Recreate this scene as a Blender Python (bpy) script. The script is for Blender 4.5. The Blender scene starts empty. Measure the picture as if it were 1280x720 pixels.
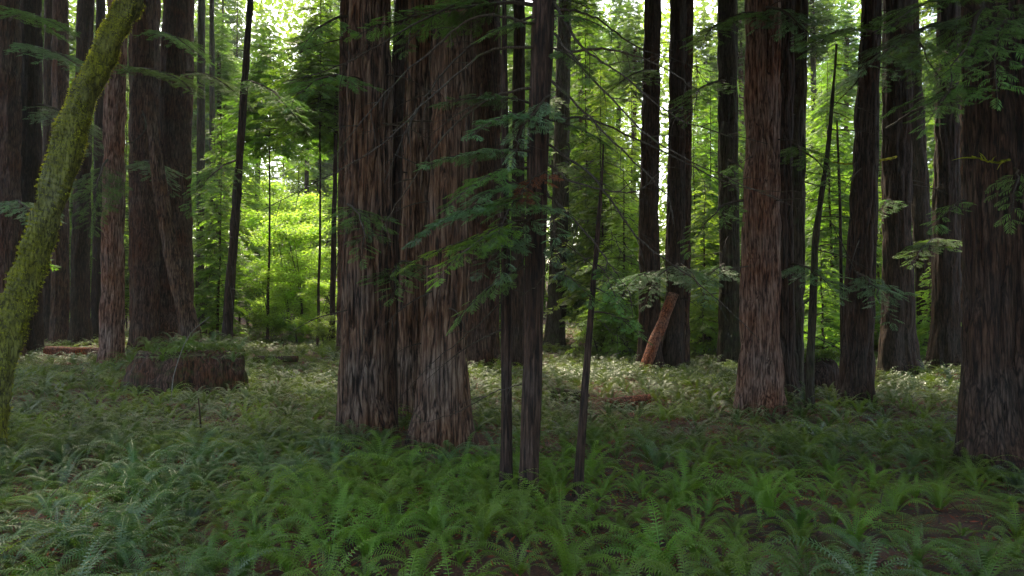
import bpy, math, random
import numpy as np
from mathutils import Vector
R = math.radians
rng = np.random.default_rng(11)
random.seed(5)
S = bpy.context.scene
COL = S.collection

# ------------------------------------------------------------------ camera
FPX, CAMH, PITCH = 900.0, 2.8, R(1.6)
cam = bpy.data.cameras.new('camera'); camo = bpy.data.objects.new('camera', cam); COL.objects.link(camo)
cam.sensor_width = 36; cam.lens = 36*FPX/1280; cam.clip_end = 2000; cam.clip_start = .05
camo.location = (0, 0, CAMH); camo.rotation_euler = (R(90)+PITCH, 0, 0)
S.camera = camo
CA, SA = math.cos(PITCH), math.sin(PITCH)
def ray(px, py):
    u, v = (px-640)/FPX, (360-py)/FPX
    return np.array([u, CA - v*SA, SA + v*CA])
def P(px, py, d):
    r = ray(px, py); return np.array([0, 0, CAMH]) + r*(d/r[1])
def proj(x, y, z):
    f = y*CA + (z-CAMH)*SA; v = -y*SA + (z-CAMH)*CA
    return 640+FPX*x/f, 360-FPX*v/f

# ------------------------------------------------------------------ noise
def _lat(seed, n=64):
    return np.random.default_rng(seed).random((n, n))
_L = {}
def vnoise(x, y, seed=0, perx=64):
    """smooth value noise, periodic in x with period perx (<=64)"""
    if seed not in _L: _L[seed] = _lat(seed)
    L = _L[seed]
    xi = np.floor(x).astype(int); yi = np.floor(y).astype(int)
    fx = x-xi; fy = y-yi; fx = fx*fx*(3-2*fx); fy = fy*fy*(3-2*fy)
    x0 = xi % perx; x1 = (xi+1) % perx; y0 = yi % 64; y1 = (yi+1) % 64
    return (L[x0, y0]*(1-fx)+L[x1, y0]*fx)*(1-fy)+(L[x0, y1]*(1-fx)+L[x1, y1]*fx)*fy
def gh(x, y):
    x = np.asarray(x, float); y = np.asarray(y, float)
    h = .34*(vnoise(x*.16+20, y*.16+20, 1)-.5) + .16*(vnoise(x*.5+20, y*.5+20, 2)-.5)
    return h + np.maximum(0, y-24)*.022 + np.maximum(0, y-90)*.05
def ghf(x, y): return float(gh(np.array([x]), np.array([y]))[0])

# ------------------------------------------------------------------ mesh helpers
def mesh_from(name, V, Q, mats, mi=None, smooth=False):
    me = bpy.data.meshes.new(name)
    V = np.ascontiguousarray(V, np.float32).reshape(-1, 3); Q = np.ascontiguousarray(Q, np.int32).reshape(-1, 4)
    me.vertices.add(len(V)); me.vertices.foreach_set('co', V.ravel())
    me.loops.add(Q.size); me.loops.foreach_set('vertex_index', Q.ravel())
    me.polygons.add(len(Q))
    me.polygons.foreach_set('loop_start', np.arange(0, Q.size, 4, dtype=np.int32))
    me.polygons.foreach_set('loop_total', np.full(len(Q), 4, np.int32))
    if mi is not None: me.polygons.foreach_set('material_index', np.ascontiguousarray(mi, np.int32))
    me.polygons.foreach_set('use_smooth', np.full(len(Q), smooth, bool))
    for m in mats: me.materials.append(m)
    me.update(calc_edges=True)
    return me
class Geo:
    def __init__(s): s.V = []; s.Q = []; s.M = []; s.n = 0
    def add(s, V, Q, m=0):
        V = np.asarray(V, float).reshape(-1, 3); Q = np.asarray(Q, int).reshape(-1, 4)
        s.V.append(V); s.Q.append(Q+s.n); s.M.append(np.full(len(Q), m)); s.n += len(V)
    def quads(s, A, m=0):
        A = np.asarray(A, float).reshape(-1, 4, 3)
        s.add(A.reshape(-1, 3), np.arange(len(A)*4).reshape(-1, 4), m)
    def addgeo(s, g, T=None, mo=0):
        V, Q, M = g.arr()
        if T is not None: V = V@T[:, :3].T + T[:, 3]
        s.V.append(V); s.Q.append(Q+s.n); s.M.append(M+mo); s.n += len(V)
    def arr(s):
        V, Q, M = np.concatenate(s.V), np.concatenate(s.Q), np.concatenate(s.M)
        s.V, s.Q, s.M = [V], [Q], [M]
        return V, Q, M
    def mesh(s, name, mats, smooth=False):
        V, Q, M = s.arr(); return mesh_from(name, V, Q, mats, M, smooth)
def norm(v): v = np.asarray(v, float); return v/np.maximum(np.linalg.norm(v, axis=-1, keepdims=True), 1e-9)
def catmull(pts, n):
    pts = np.asarray(pts, float)
    if len(pts) == 2:
        t = np.linspace(0, 1, n)[:, None]; return pts[0]*(1-t)+pts[1]*t
    p = np.vstack([2*pts[0]-pts[1], pts, 2*pts[-1]-pts[-2]])
    m = len(pts)-1; out = []
    for s in np.linspace(0, m-1e-6, n):
        i = int(s); t = s-i; a, b, c, d = p[i:i+4]
        out.append(.5*((2*b)+(-a+c)*t+(2*a-5*b+4*c-d)*t*t+(-a+3*b-3*c+d)*t**3))
    return np.array(out)
def tube(path, rad, seg=6, cap=True):
    path = np.asarray(path, float); n = len(path)
    rad = np.broadcast_to(np.asarray(rad, float), (n,))
    T = norm(np.gradient(path, axis=0))
    ref = np.array([0, 0, 1.]) if abs(T[:, 2]).mean() < .8 else np.array([1., 0, 0])
    A = norm(np.cross(T, ref)); B = np.cross(T, A)
    th = np.linspace(0, 2*math.pi, seg, endpoint=False)
    V = path[:, None]+rad[:, None, None]*(A[:, None]*np.cos(th)[None, :, None]+B[:, None]*np.sin(th)[None, :, None])
    i = np.arange(n-1)[:, None]*seg; j = np.arange(seg)[None]; j2 = (j+1) % seg
    Q = np.stack([i+j, i+j2, i+seg+j2, i+seg+j], -1).reshape(-1, 4)
    return V.reshape(-1, 3), Q

# ------------------------------------------------------------------ materials
def newmat(name):
    m = bpy.data.materials.new(name); m.use_nodes = True; nt = m.node_tree; nt.nodes.clear()
    return m, nt, lambda t, **k: mk(nt, t, **k)
def mk(nt, t, **k):
    n = nt.nodes.new(t)
    for a, b in k.items():
        if a.startswith('i_'):
            key = a[2:]; n.inputs[int(key) if key.isdigit() else key.replace('_', ' ')].default_value = b
        else: setattr(n, a, b)
    return n
def ramp(nt, stops):
    n = nt.nodes.new('ShaderNodeValToRGB'); e = n.color_ramp.elements
    while len(e) < len(stops): e.new(.5)
    for k, (p, c) in zip(e, stops): k.position = p; k.color = (*c, 1)
    return n
def bark(name, dark, mid, light, sx=9, sz=1.7, moss=0.0, bump=.7, mosscol=(.035, .055, .012), dist=.05):
    m, nt, N = newmat(name); L = nt.links.new
    tc = N('ShaderNodeTexCoord'); oi = N('ShaderNodeObjectInfo')
    mp = N('ShaderNodeMapping'); mp.inputs['Scale'].default_value = (sx, sx, sz); L(tc.outputs['Object'], mp.inputs['Vector'])
    n1 = N('ShaderNodeTexNoise', i_Scale=1.6, i_Detail=6.0, i_Roughness=.62); n1.inputs['Distortion'].default_value = .6; L(mp.outputs[0], n1.inputs['Vector'])
    mp2 = N('ShaderNodeMapping'); mp2.inputs['Scale'].default_value = (sx*3.4, sx*3.4, sz*1.7); L(tc.outputs['Object'], mp2.inputs['Vector'])
    n2 = N('ShaderNodeTexNoise', i_Scale=1.5, i_Detail=4.0, i_Roughness=.6); L(mp2.outputs[0], n2.inputs['Vector'])
    ad = N('ShaderNodeMath', operation='MULTIPLY_ADD'); ad.inputs[1].default_value = .38; L(n2.outputs[0], ad.inputs[0])
    m2 = N('ShaderNodeMath', operation='MULTIPLY'); m2.inputs[1].default_value = .62; L(n1.outputs[0], m2.inputs[0]); L(m2.outputs[0], ad.inputs[2])
    mp3 = N('ShaderNodeMapping'); mp3.inputs['Scale'].default_value = (sx*1.7, sx*1.7, sz*.42); L(tc.outputs['Object'], mp3.inputs['Vector'])
    nd = N('ShaderNodeTexNoise', i_Scale=.9, i_Detail=3.0); L(mp3.outputs[0], nd.inputs['Vector'])
    va = N('ShaderNodeVectorMath', operation='MULTIPLY_ADD'); va.inputs[1].default_value = (1.5, 1.5, 1.5); L(nd.outputs['Color'], va.inputs[0]); L(mp3.outputs[0], va.inputs[2])
    vr_ = N('ShaderNodeTexVoronoi', feature='DISTANCE_TO_EDGE', i_Scale=1.0); L(va.outputs[0], vr_.inputs['Vector'])
    ck = N('ShaderNodeMapRange'); ck.inputs[1].default_value = .0; ck.inputs[2].default_value = .22; L(vr_.outputs[0], ck.inputs[0])
    hh = N('ShaderNodeMath', operation='MULTIPLY_ADD'); hh.inputs[1].default_value = .17; L(ck.outputs[0], hh.inputs[0]); L(ad.outputs[0], hh.inputs[2])
    sb = N('ShaderNodeMath', operation='SUBTRACT'); sb.inputs[1].default_value = .13; L(hh.outputs[0], sb.inputs[0]); ad = sb
    rp = ramp(nt, [(.34, dark), (.48, mid), (.66, light)]); L(ad.outputs[0], rp.inputs[0])
    # slow patches of greyer, weathered bark
    n3 = N('ShaderNodeTexNoise', i_Scale=.9, i_Detail=3.0); L(tc.outputs['Object'], n3.inputs['Vector'])
    hs = N('ShaderNodeHueSaturation'); L(rp.outputs[0], hs.inputs['Color'])
    mr = N('ShaderNodeMapRange'); mr.inputs[1].default_value = .3; mr.inputs[2].default_value = .7; mr.inputs[3].default_value = .7; mr.inputs[4].default_value = 1.25
    L(n3.outputs[0], mr.inputs[0]); L(mr.outputs[0], hs.inputs['Saturation'])
    vr = N('ShaderNodeMapRange'); vr.inputs[3].default_value = .8; vr.inputs[4].default_value = 1.15; L(oi.outputs['Random'], vr.inputs[0]); L(vr.outputs[0], hs.inputs['Value'])
    col = hs.outputs[0]
    if moss:
        n4 = N('ShaderNodeTexNoise', i_Scale=2.2, i_Detail=6.0, i_Roughness=.7); L(tc.outputs['Object'], n4.inputs['Vector'])
        mr2 = N('ShaderNodeMapRange'); mr2.inputs[1].default_value = .72-moss*.45; mr2.inputs[2].default_value = .85-moss*.3; L(n4.outputs[0], mr2.inputs[0])
        mx = N('ShaderNodeMix', data_type='RGBA'); mx.inputs[7].default_value = (*mosscol, 1); L(mr2.outputs[0], mx.inputs[0]); L(col, mx.inputs[6]); col = mx.outputs[2]
    bs = N('ShaderNodeBsdfPrincipled', i_Roughness=.85); bs.inputs['Specular IOR Level'].default_value = .25
    L(col, bs.inputs['Base Color'])
    bp = N('ShaderNodeBump', i_Strength=bump, i_Distance=dist); L(ad.outputs[0], bp.inputs['Height']); L(bp.outputs[0], bs.inputs['Normal'])
    o = N('ShaderNodeOutputMaterial'); L(bs.outputs[0], o.inputs[0])
    return m
def leaf(name, col, tr=None, trans=.42, rough=.5, spec=.4, var=.5, scale=1.3):
    m, nt, N = newmat(name); L = nt.links.new
    tr = tr or (min(1, col[0]*2.2), min(1, col[1]*2.0), col[2]*.7)
    tc = N('ShaderNodeTexCoord'); oi = N('ShaderNodeObjectInfo')
    n = N('ShaderNodeTexNoise', i_Scale=scale, i_Detail=2.0); L(tc.outputs['Object'], n.inputs['Vector'])
    mr = N('ShaderNodeMapRange'); mr.inputs[1].default_value = .3; mr.inputs[2].default_value = .7; mr.inputs[3].default_value = 1-var; mr.inputs[4].default_value = 1+var; L(n.outputs[0], mr.inputs[0])
    r2 = N('ShaderNodeMapRange'); r2.inputs[3].default_value = .8; r2.inputs[4].default_value = 1.2; L(oi.outputs['Random'], r2.inputs[0])
    mu = N('ShaderNodeMath', operation='MULTIPLY'); L(mr.outputs[0], mu.inputs[0]); L(r2.outputs[0], mu.inputs[1])
    hu = N('ShaderNodeMapRange'); hu.inputs[3].default_value = .485; hu.inputs[4].default_value = .515; L(oi.outputs['Random'], hu.inputs[0])
    def hsv(c):
        h = N('ShaderNodeHueSaturation'); h.inputs['Color'].default_value = (*c, 1); L(mu.outputs[0], h.inputs['Value']); L(hu.outputs[0], h.inputs['Hue']); return h.outputs[0]
    bs = N('ShaderNodeBsdfPrincipled', i_Roughness=rough); bs.inputs['Specular IOR Level'].default_value = spec
    L(hsv(col), bs.inputs['Base Color'])
    t = N('ShaderNodeBsdfTranslucent'); L(hsv(tr), t.inputs[0])
    mx = N('ShaderNodeMixShader'); mx.inputs[0].default_value = trans; L(bs.outputs[0], mx.inputs[1]); L(t.outputs[0], mx.inputs[2])
    o = N('ShaderNodeOutputMaterial'); L(mx.outputs[0], o.inputs[0])
    return m
B_RED = bark('redwood_bark', (.012, .005, .0035), (.07, .03, .02), (.16, .085, .06), bump=.9)
B_GREY = bark('weathered_redwood_bark', (.014, .007, .005), (.11, .054, .034), (.24, .15, .105), sx=6.5, sz=1.2, bump=1., dist=.1)
B_WARM = bark('warm_redwood_bark', (.03, .012, .009), (.17, .08, .056), (.33, .20, .155), sx=8, sz=1.6, bump=1., dist=.08)
B_DARK = bark('dark_bark', (.008, .0045, .0035), (.036, .018, .0125), (.085, .048, .034), sx=10, bump=.9)
B_GREEN = bark('algae_stained_bark', (.011, .008, .005), (.045, .032, .021), (.09, .07, .048), sx=12, moss=.45, mosscol=(.04, .055, .02))
B_ORANGE = bark('rotten_red_bark', (.03, .01, .006), (.13, .042, .023), (.27, .10, .06), sx=8, sz=6, bump=1.)
B_LOG = bark('bright_rotten_bark', (.04, .012, .007), (.22, .07, .038), (.4, .15, .085), sx=8, sz=6, bump=1.)
B_STUMP = bark('stump_bark', (.012, .006, .004), (.06, .026, .017), (.13, .065, .045), sx=7, moss=.5, dist=.08)
B_TWIG = bark('twig_bark', (.02, .014, .01), (.05, .036, .026), (.10, .08, .06), sx=30, sz=6, moss=.3, bump=.3, dist=.01)
B_MOSSY = bark('moss_bed', (.04, .038, .010), (.13, .13, .02), (.2, .2, .03), sx=9, sz=7, bump=1., dist=.06)
L_CON = leaf('conifer_needles', (.07, .135, .035), (.16, .3, .04))
L_CONB = leaf('blue_green_needles', (.085, .155, .065), (.12, .24, .06), rough=.4, spec=.7)
L_CONY = leaf('sun_brightened_needles', (.1, .18, .03), (.32, .52, .045), trans=.5)  # needle colour brightened in place of stronger sun on the background
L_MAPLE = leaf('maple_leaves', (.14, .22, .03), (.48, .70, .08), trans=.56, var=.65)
L_FERN = leaf('fern_leaf', (.066, .125, .02), (.13, .22, .022), trans=.28, rough=.45, spec=.45, var=.45)
L_FERNB = leaf('fern_leaf_blue_green', (.062, .118, .034), (.10, .18, .034), trans=.22, rough=.4, spec=.6, var=.4)
L_FERNY = leaf('fern_leaf_bright', (.10, .18, .022), (.2, .33, .026), trans=.32, rough=.48, spec=.4, var=.4)
L_DEAD = leaf('dead_leaf', (.15, .055, .025), (.2, .08, .03), trans=.2, rough=.8, spec=.1)
L_MID = leaf('midgreen_needles', (.07, .14, .03), (.2, .38, .035), trans=.46)
L_MOSS = leaf('moss_tuft', (.2, .21, .022), (.34, .36, .03), trans=.3, rough=.9, spec=.05, var=.75, scale=5)

# ------------------------------------------------------------------ object helpers
def link(name, data, parent=None, loc=None, rot=None, scale=None):
    o = bpy.data.objects.new(name, data); COL.objects.link(o)
    if parent is not None: o.parent = parent
    if loc is not None: o.location = loc
    if rot is not None: o.rotation_euler = rot
    if scale is not None: o.scale = scale if hasattr(scale, '__len__') else (scale,)*3
    return o
def tag(o, label, cat, group=None):
    o['label'] = label; o['category'] = cat
    if group: o['group'] = group
    return o
def thing(name, label, cat, loc, group=None, rotz=0, scale=None):
    return tag(link(name, None, loc=loc, rot=(0, 0, rotz), scale=scale), label, cat, group)
def setting(name, me, kind='structure'):
    o = link(name, me); o['kind'] = kind; return o

# ------------------------------------------------------------------ foliage generators
def spray(n=9, L=.42, w=.022, ang=50, ll=.16, seed=0, gap=.7):
    """flat conifer spray: twig along +X with tapering leaflets on both sides; (k,4,3)"""
    r = np.random.default_rng(seed); out = []
    out.append([[0, -.004, 0], [L*.9, -.0015, -.03], [L*.9, .0015, -.03], [0, .004, 0]])
    for i in range(n):
        t = (i+.6)/n
        for s in (-1, 1):
            if r.random() > .93: continue
            a = R(ang*(1-.35*t)+r.uniform(-9, 9)); l = ll*(math.sin(math.pi*min(1, .25+t*.72)))*r.uniform(.75, 1.15)+.02
            b = np.array([L*t*.92, 0, -.035*t*t]); d = np.array([math.cos(a), s*math.sin(a), -.12+r.uniform(-.1, .06)])
            side = np.array([-math.sin(a)*s, math.cos(a), r.uniform(-.3, .3)])
            ww = w*r.uniform(.8, 1.2)
            out.append([b, b+d*l*.45+side*ww*.5, b+d*l+[0, 0, -l*.12], b+d*l*.5-side*ww*.5])
    return np.array([np.array(q, float) for q in out])
def place(tm, Mx):
    """tm (k,4,3); Mx (n,3,4) -> (n*k,4,3)"""
    A = np.einsum('nij,kqj->nkqi', Mx[:, :, :3], tm)+Mx[:, None, None, :, 3]
    return A.reshape(-1, 4, 3)
def frames(pos, d, up, sc, roll=None):
    """x axis = d, z near up"""
    d = norm(d); y = norm(np.cross(up, d)); z = np.cross(d, y)
    if roll is not None:
        c, s = np.cos(roll)[:, None], np.sin(roll)[:, None]; y, z = y*c+z*s, z*c-y*s
    sc = np.asarray(sc, float).reshape(-1, 1)
    return np.stack([d*sc, y*sc, z*sc, pos], -1)
SPR = [spray(seed=i, n=8+i % 3) for i in range(4)]
SPRC = [spray(seed=10+i, n=4, w=.075, ll=.23, L=.48) for i in range(3)]          # coarse, for far crowns
SPRX = [spray(seed=20+i, n=3, w=.13, ll=.32, L=.55) for i in range(3)]     # canopy only
def conifer_branch(L=2.0, seed=0, dens=1.0, droop=.35, sprays=SPR, ssc=1.0, wood=True, sub=.42, start=.18, twigs=True):
    """branch along +X, z up. material 0 wood, 1 needles"""
    r = np.random.default_rng(seed); g = Geo()
    n = 10; t = np.linspace(0, 1, n)
    wob = np.cumsum(r.normal(0, .02, n))*L
    ax = np.stack([t*L, wob, .10*L*t-droop*L*t*t], -1)
    if wood: g.add(*tube(ax, np.linspace(.012*L+.004, .003, n), 4), 0)
    ns = max(5, int(L*9*dens)); ts = np.linspace(start, .98, ns)+r.uniform(-.02, .02, ns)
    side = np.where(np.arange(ns) % 2 == 0, 1, -1)
    base = np.stack([np.interp(ts, t, ax[:, k]) for k in range(3)], -1)
    sl = L*sub*np.clip(1.15-ts, .12, 1)*np.clip(ts*3.5, .3, 1)*r.uniform(.6, 1.1, ns)
    ang = np.radians(r.uniform(42, 66, ns))*side
    sd = np.stack([np.cos(ang), np.sin(ang), r.uniform(-.25, .05, ns)], -1)
    pos, dr, sc = [], [], []
    for i in range(ns):
        k = max(1, int(sl[i]/(.19*ssc)))
        for j in range(k):
            u = (j+.25)/k; p = base[i]+sd[i]*sl[i]*u+np.array([0, 0, -.22*sl[i]*u*u])
            s2 = 1 if (j % 2) else -1; a = ang[i]+s2*R(r.uniform(18, 42))*(0 if j == k-1 else 1)
            pos.append(p); dr.append([math.cos(a), math.sin(a), r.uniform(-.5, 0)]); sc.append(ssc*r.uniform(.65, 1.15))
        if wood and twigs:
            e = base[i]+sd[i]*sl[i]+np.array([0, 0, -.22*sl[i]]); g.add(*tube(np.array([base[i], (base[i]+e)/2+[0, 0, .03*sl[i]], e]), [.006, .004, .002], 3), 0)
    pos.append(ax[-1]); dr.append([1, 0, -.4]); sc.append(ssc)
    pos, dr, sc = map(np.array, (pos, dr, sc)); which = r.integers(0, len(sprays), len(pos))
    up = np.tile([0, 0, 1.], (len(pos), 1))
    fr = frames(pos, dr, up, sc, r.normal(0, .25, len(pos)))
    for w in range(len(sprays)):
        if (which == w).any(): g.quads(place(sprays[w], fr[which == w]), 1)
    return g
def rotmat(az, pitch, roll=0, s=1, pos=(0, 0, 0)):
    ca, sa, cp, sp, cr, sr = math.cos(az), math.sin(az), math.cos(pitch), math.sin(pitch), math.cos(roll), math.sin(roll)
    Rz = np.array([[ca, -sa, 0], [sa, ca, 0], [0, 0, 1]]); Ry = np.array([[cp, 0, -sp], [0, 1, 0], [sp, 0, cp]]); Rx = np.array([[1, 0, 0], [0, cr, -sr], [0, sr, cr]])
    return np.hstack([Rz@Ry@Rx*s, np.array(pos, float)[:, None]])
BR_MID = [conifer_branch(2., seed=40+i, dens=.85, droop=.4+.14*(i % 3), sprays=SPRC, ssc=1.15, twigs=False) for i in range(5)]
BR_CAN = [conifer_branch(3.4, seed=60+i, dens=.55, droop=.25, sprays=SPRX, ssc=1.5, twigs=False, wood=True) for i in range(4)]
def conifer_crown(H, z0, rad, nb, seed, tmpl, tl, top=True, shape=.8, skip=.0):
    r = np.random.default_rng(seed); g = Geo()
    for i in range(nb):
        u = (i+r.random())/nb; z = z0+(H-z0)*u
        if r.random() < skip: continue
        l = rad*((1-u)**shape*.92+.1)*r.uniform(.55, 1.15)*(min(1, .55+u*3))
        az = i*2.399+r.uniform(-.4, .4)
        g.addgeo(tmpl[r.integers(len(tmpl))], rotmat(az, R(r.uniform(-16, 14)), r.uniform(-.3, .3), l/tl, (0, 0, z)))
    return g

# ------------------------------------------------------------------ trunks
def trunk_geo(path, rad, seg=40, step=.25, flute=.06, ridge=.03, seed=0, flare=.35, fh=1.0, zfine=1e9, nridge=None, lobes=5):
    """path (n,3) bottom to top relative to base; rad (n,)"""
    path = np.asarray(path, float); rad = np.asarray(rad, float)
    zs = path[:, 2]; lo, hi = zs[0], zs[-1]
    zz = [lo]
    while zz[-1] < hi: zz.append(min(hi, zz[-1]+(step if zz[-1] < zfine else step*5)))
    zz = np.array(zz); cx = np.interp(zz, zs, path[:, 0]); cy = np.interp(zz, zs, path[:, 1]); rr = np.interp(zz, zs, rad)
    if len(zs) > 2:
        k = max(1, int(1.2/step)) | 1
        ker = np.ones(k)/k; pad = k//2
        sm = lambda a: np.convolve(np.pad(a, pad, 'edge'), ker, 'valid')
        cx, cy = sm(cx), sm(cy)
    th = np.linspace(0, 2*math.pi, seg, endpoint=False)
    TH, Z = np.meshgrid(th, zz); r0 = float(rr[0])
    tn = TH/(2*math.pi)
    nr = nridge or int(np.clip(r0*2*math.pi/.15, 8, 60))
    lob = vnoise(tn*lobes, Z*.12+seed*3.1, 100+seed % 9, lobes)-.5
    rid = vnoise(tn*nr+1.1*vnoise(tn*nr, Z*1.8, 5, nr), Z*.8+seed, 110+seed % 7, nr); rid = np.sqrt(np.abs(rid*2-1))
    rid2 = vnoise(tn*min(64, nr*2), Z*1.7+seed, 120+seed % 5, min(64, nr*2))-.5
    fl = np.exp(-np.maximum(Z-0.0, 0)/fh)
    rad2 = rr[:, None]*(1+.07*(vnoise(tn*4, Z*1.1+seed*2, 140, 4)-.5)+flute*2*lob*(1+2.5*fl)+flare*fl*(.7+1.1*np.maximum(lob+.15, 0)*2)+flare*1.3*fl*(vnoise(tn*9, Z*.7+seed, 150, 9)-.45))+ridge*(rid-.75)*2.2+ridge*.7*rid2
    V = np.stack([cx[:, None]+rad2*np.cos(TH), cy[:, None]+rad2*np.sin(TH), Z], -1)
    n = len(zz); i = np.arange(n-1)[:, None]*seg; j = np.arange(seg)[None]; j2 = (j+1) % seg
    Q = np.stack([i+j, i+j2, i+seg+j2, i+seg+j], -1).reshape(-1, 4)
    return V.reshape(-1, 3), Q
CROWN_TALL = []
for i in range(4):
    g = conifer_crown(24+i, 0, 5.0, 150, 200+i, BR_CAN, 3.4, shape=.6)
    CROWN_TALL.append(g.mesh('crown', [B_TWIG, L_CON]))
OCC = []            # (x, y, r) of trunks, kept free of ferns
TREES = {}
def big_tree(key, label, pts, ws, d, mat, name='redwood_tree', H=34, crownz=None, seg=None, seed=None, flare=.3, crown=True, group=None, ridge=None, topf=.45, cat='tree', flute=.06, xbase=None):
    """pts: picture points from top to bottom at depth d; ws: widths there"""
    seed = len(TREES) if seed is None else seed
    if pts is None: W = np.array([[xbase, d, 12.], [xbase, d, 0.]]); rad = np.array([.45, .52])
    else: W = np.array([P(x, y, d) for x, y in pts]); rad = np.array([w*d/FPX/2 for w in ws])
    W, rad = W[::-1], rad[::-1]            # bottom first
    bx, by = W[0, 0], d
    z0 = ghf(bx, by)
    path = [np.array([bx, d, z0-.4])]; rr = [rad[0]]
    if W[0, 2] > z0+.6:
        for w, r_ in zip(W, rad): path.append(w); rr.append(r_)
    else:
        for w, r_ in zip(W[1:], rad[1:]): path.append(w); rr.append(r_)
    if len(path) == 1: path.append(W[-1]); rr.append(rad[-1])
    topz = path[-1][2]
    if H > topz+1:
        sl = (path[-1]-path[0])/(path[-1][2]-path[0][2]); sl[:2] *= .5
        path.append(path[-1]+sl*(H-topz)); path[-1][2] = H; rr.append(rr[-1]*topf)
    path = np.array(path); org = np.array([bx, d, z0])
    px = path-org
    r0 = rad[0]; near = d < 24
    seg = seg or (int(np.clip(r0*2*math.pi/.016, 48, 200)) if near else int(np.clip(r0*2*math.pi/.035, 20, 72)))
    step = .07 if near else .18
    ridge = ridge if ridge is not None else min(.065, r0*.12)
    V, Q = trunk_geo(px, rr, seg, step, flute, ridge, seed, flare, 1.0 if r0 > .3 else .35, zfine=d*.46+4)
    t = thing(name, label, cat, org, group)
    link('trunk', mesh_from('trunk', V, Q, [mat], smooth=True), t)
    OCC.append((bx, d, r0*1.1+.15))
    if crown:
        cz = crownz if crownz is not None else max(11.5, d*.5+5.5)
        cs = max(.5, (H+1-z0-cz)/25)
        u = (cz)/(H-z0); cxy = np.array([np.interp(cz, px[:, 2], px[:, k]) for k in (0, 1)])
        link('crown', CROWN_TALL[seed % 4], t, loc=(cxy[0], cxy[1], cz), rot=(0, 0, seed*1.3), scale=(1.1, 1.1, cs))
    TREES[key] = dict(o=t, org=org, d=d, px=px, rr=np.array(rr), path=path, label=label)
    return t
def dd(y): return 2.8*FPX/(y-385.1)

big_tree('l1', 'broad reddish redwood trunk standing closest to the left picture edge', [(10, 0), (8, 400)], [29, 32], 36, B_RED)
big_tree('l2', 'dark redwood trunk pressed against the right side of the leftmost broad trunk', [(38, 0), (37, 400)], [25, 27], 37.5, B_DARK)
big_tree('l3', 'thin near-black trunk just right of the leftmost pair of redwoods', [(61, 0), (58, 405)], [10, 13], 47, B_DARK, H=26)
big_tree('l4', 'medium redwood trunk passing behind the upper part of the mossy leaning trunk', [(76, 0), (75, 410)], [18, 21], 45, B_RED)
big_tree('l5', 'dark redwood trunk seen just right of the mossy leaning trunk at mid height', [(107, 0), (99, 410)], [19, 22], 43, B_DARK)
big_tree('l6', 'narrow black trunk between the mossy leaner and the reddish trunk behind the stump', [(126, 0), (121, 410)], [10, 13], 48, B_DARK, H=26)
big_tree('l7', 'straight reddish trunk rooted just left of the big fern-topped stump', [(147, 0), (141, 300), (140, 460)], [23, 25, 27], 31.5, B_WARM, flare=.1)
big_tree('l8', 'wide brown redwood trunk standing directly behind the left end of the fern-topped stump', [(181, 0), (181, 415)], [34, 35], 39, B_RED, flare=.15)
big_tree('l9', 'wide dark red redwood trunk behind the leaning snag and the middle of the stump', [(224, 0), (216, 200), (212, 415)], [34, 42, 54], 41, B_RED, flute=.1)
big_tree('l10', 'bent grey-brown dead stem leaning left over the right end of the fern-topped stump', [(186, 120), (198, 220), (215, 320), (239, 415)], [11, 16, 19, 24], 35, B_GREY, name='leaning_dead_tree', H=0, crown=False, flare=.15, cat='dead tree')
big_tree('l11', 'slim background trunk right beside the wide dark red redwood at the bright gap', [(252, 0), (250, 410)], [9, 11], 52, B_GREEN, H=24)
big_tree('l12', 'very thin background stem between the dark red redwood and the slanting black pole trunk', [(265, 0), (266, 410)], [6, 8], 56, B_GREEN, H=20)
big_tree('l13', 'slender black trunk slanting up to the right against the bright left gap', [(313, 0), (299, 200), (284, 410)], [8, 10, 13], 33, B_DARK, name='slender_tree', H=24)
big_tree('m1', 'very thin dark stem just left of the reddish trunk hugging the big central redwood', [(421, 100), (418, 250), (415, 410)], [4, 6, 8], 40, B_DARK, H=16, name='slender_tree', crown=False)
big_tree('m2', 'narrow rust-brown trunk peeking out left of the largest central redwood', [(431, 0), (428, 430)], [13, 14], 36, B_RED, H=28)
big_tree('A', 'largest central redwood with deeply furrowed grey bark, left end of the central clump', [(463, -20), (463, 150), (460, 300), (459, 420), (461, 555)], [52, 55, 62, 66, 70], 15.2, B_GREY, flare=.26, flute=.09, seed=3)
big_tree('A2', 'dark furrowed redwood stem joined to the right flank of the largest central redwood', [(503, -20), (494, 200), (485, 400), (481, 555)], [16, 19, 24, 28], 15.7, B_DARK, flare=.2, crown=False)
big_tree('B', 'narrow grey redwood trunk in the middle of the central clump, set slightly back', [(526, -20), (519, 250), (512, 400), (509, 530)], [27, 30, 33, 38], 17.6, B_GREY, flare=.2)
big_tree('C', 'broad furrowed redwood at the right end of the central clump with roots in red litter', [(566, -20), (561, 250), (556, 420), (553, 565)], [48, 48, 50, 56], 14.7, B_GREY, flare=.36, flute=.1, seed=6)
big_tree('D', 'smooth reddish redwood set back just right of the central clump', [(610, 0), (603, 470)], [36, 42], 29.5, B_RED)
big_tree('D2', 'dark trunk half hidden between the central clump and the reddish redwood behind it', [(593, 0), (588, 470)], [18, 20], 33, B_DARK)
big_tree('D3', 'dark trunk filling the gap behind the central clump, left of its middle', [(508, 0), (500, 470)], [20, 22], 27, B_RED)
big_tree('D4', 'dark trunk filling the gap behind the central clump, right of its middle', [(541, 0), (535, 470)], [20, 22], 28, B_DARK)
big_tree('E', 'pole-thin dark trunk in the foreground, left one of the close foreground pair', [(631, 60), (632, 350), (634, 632)], [8, 12, 16], 10.25, B_DARK, name='slender_tree', H=10, crown=False, flare=.25, topf=.4)
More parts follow.
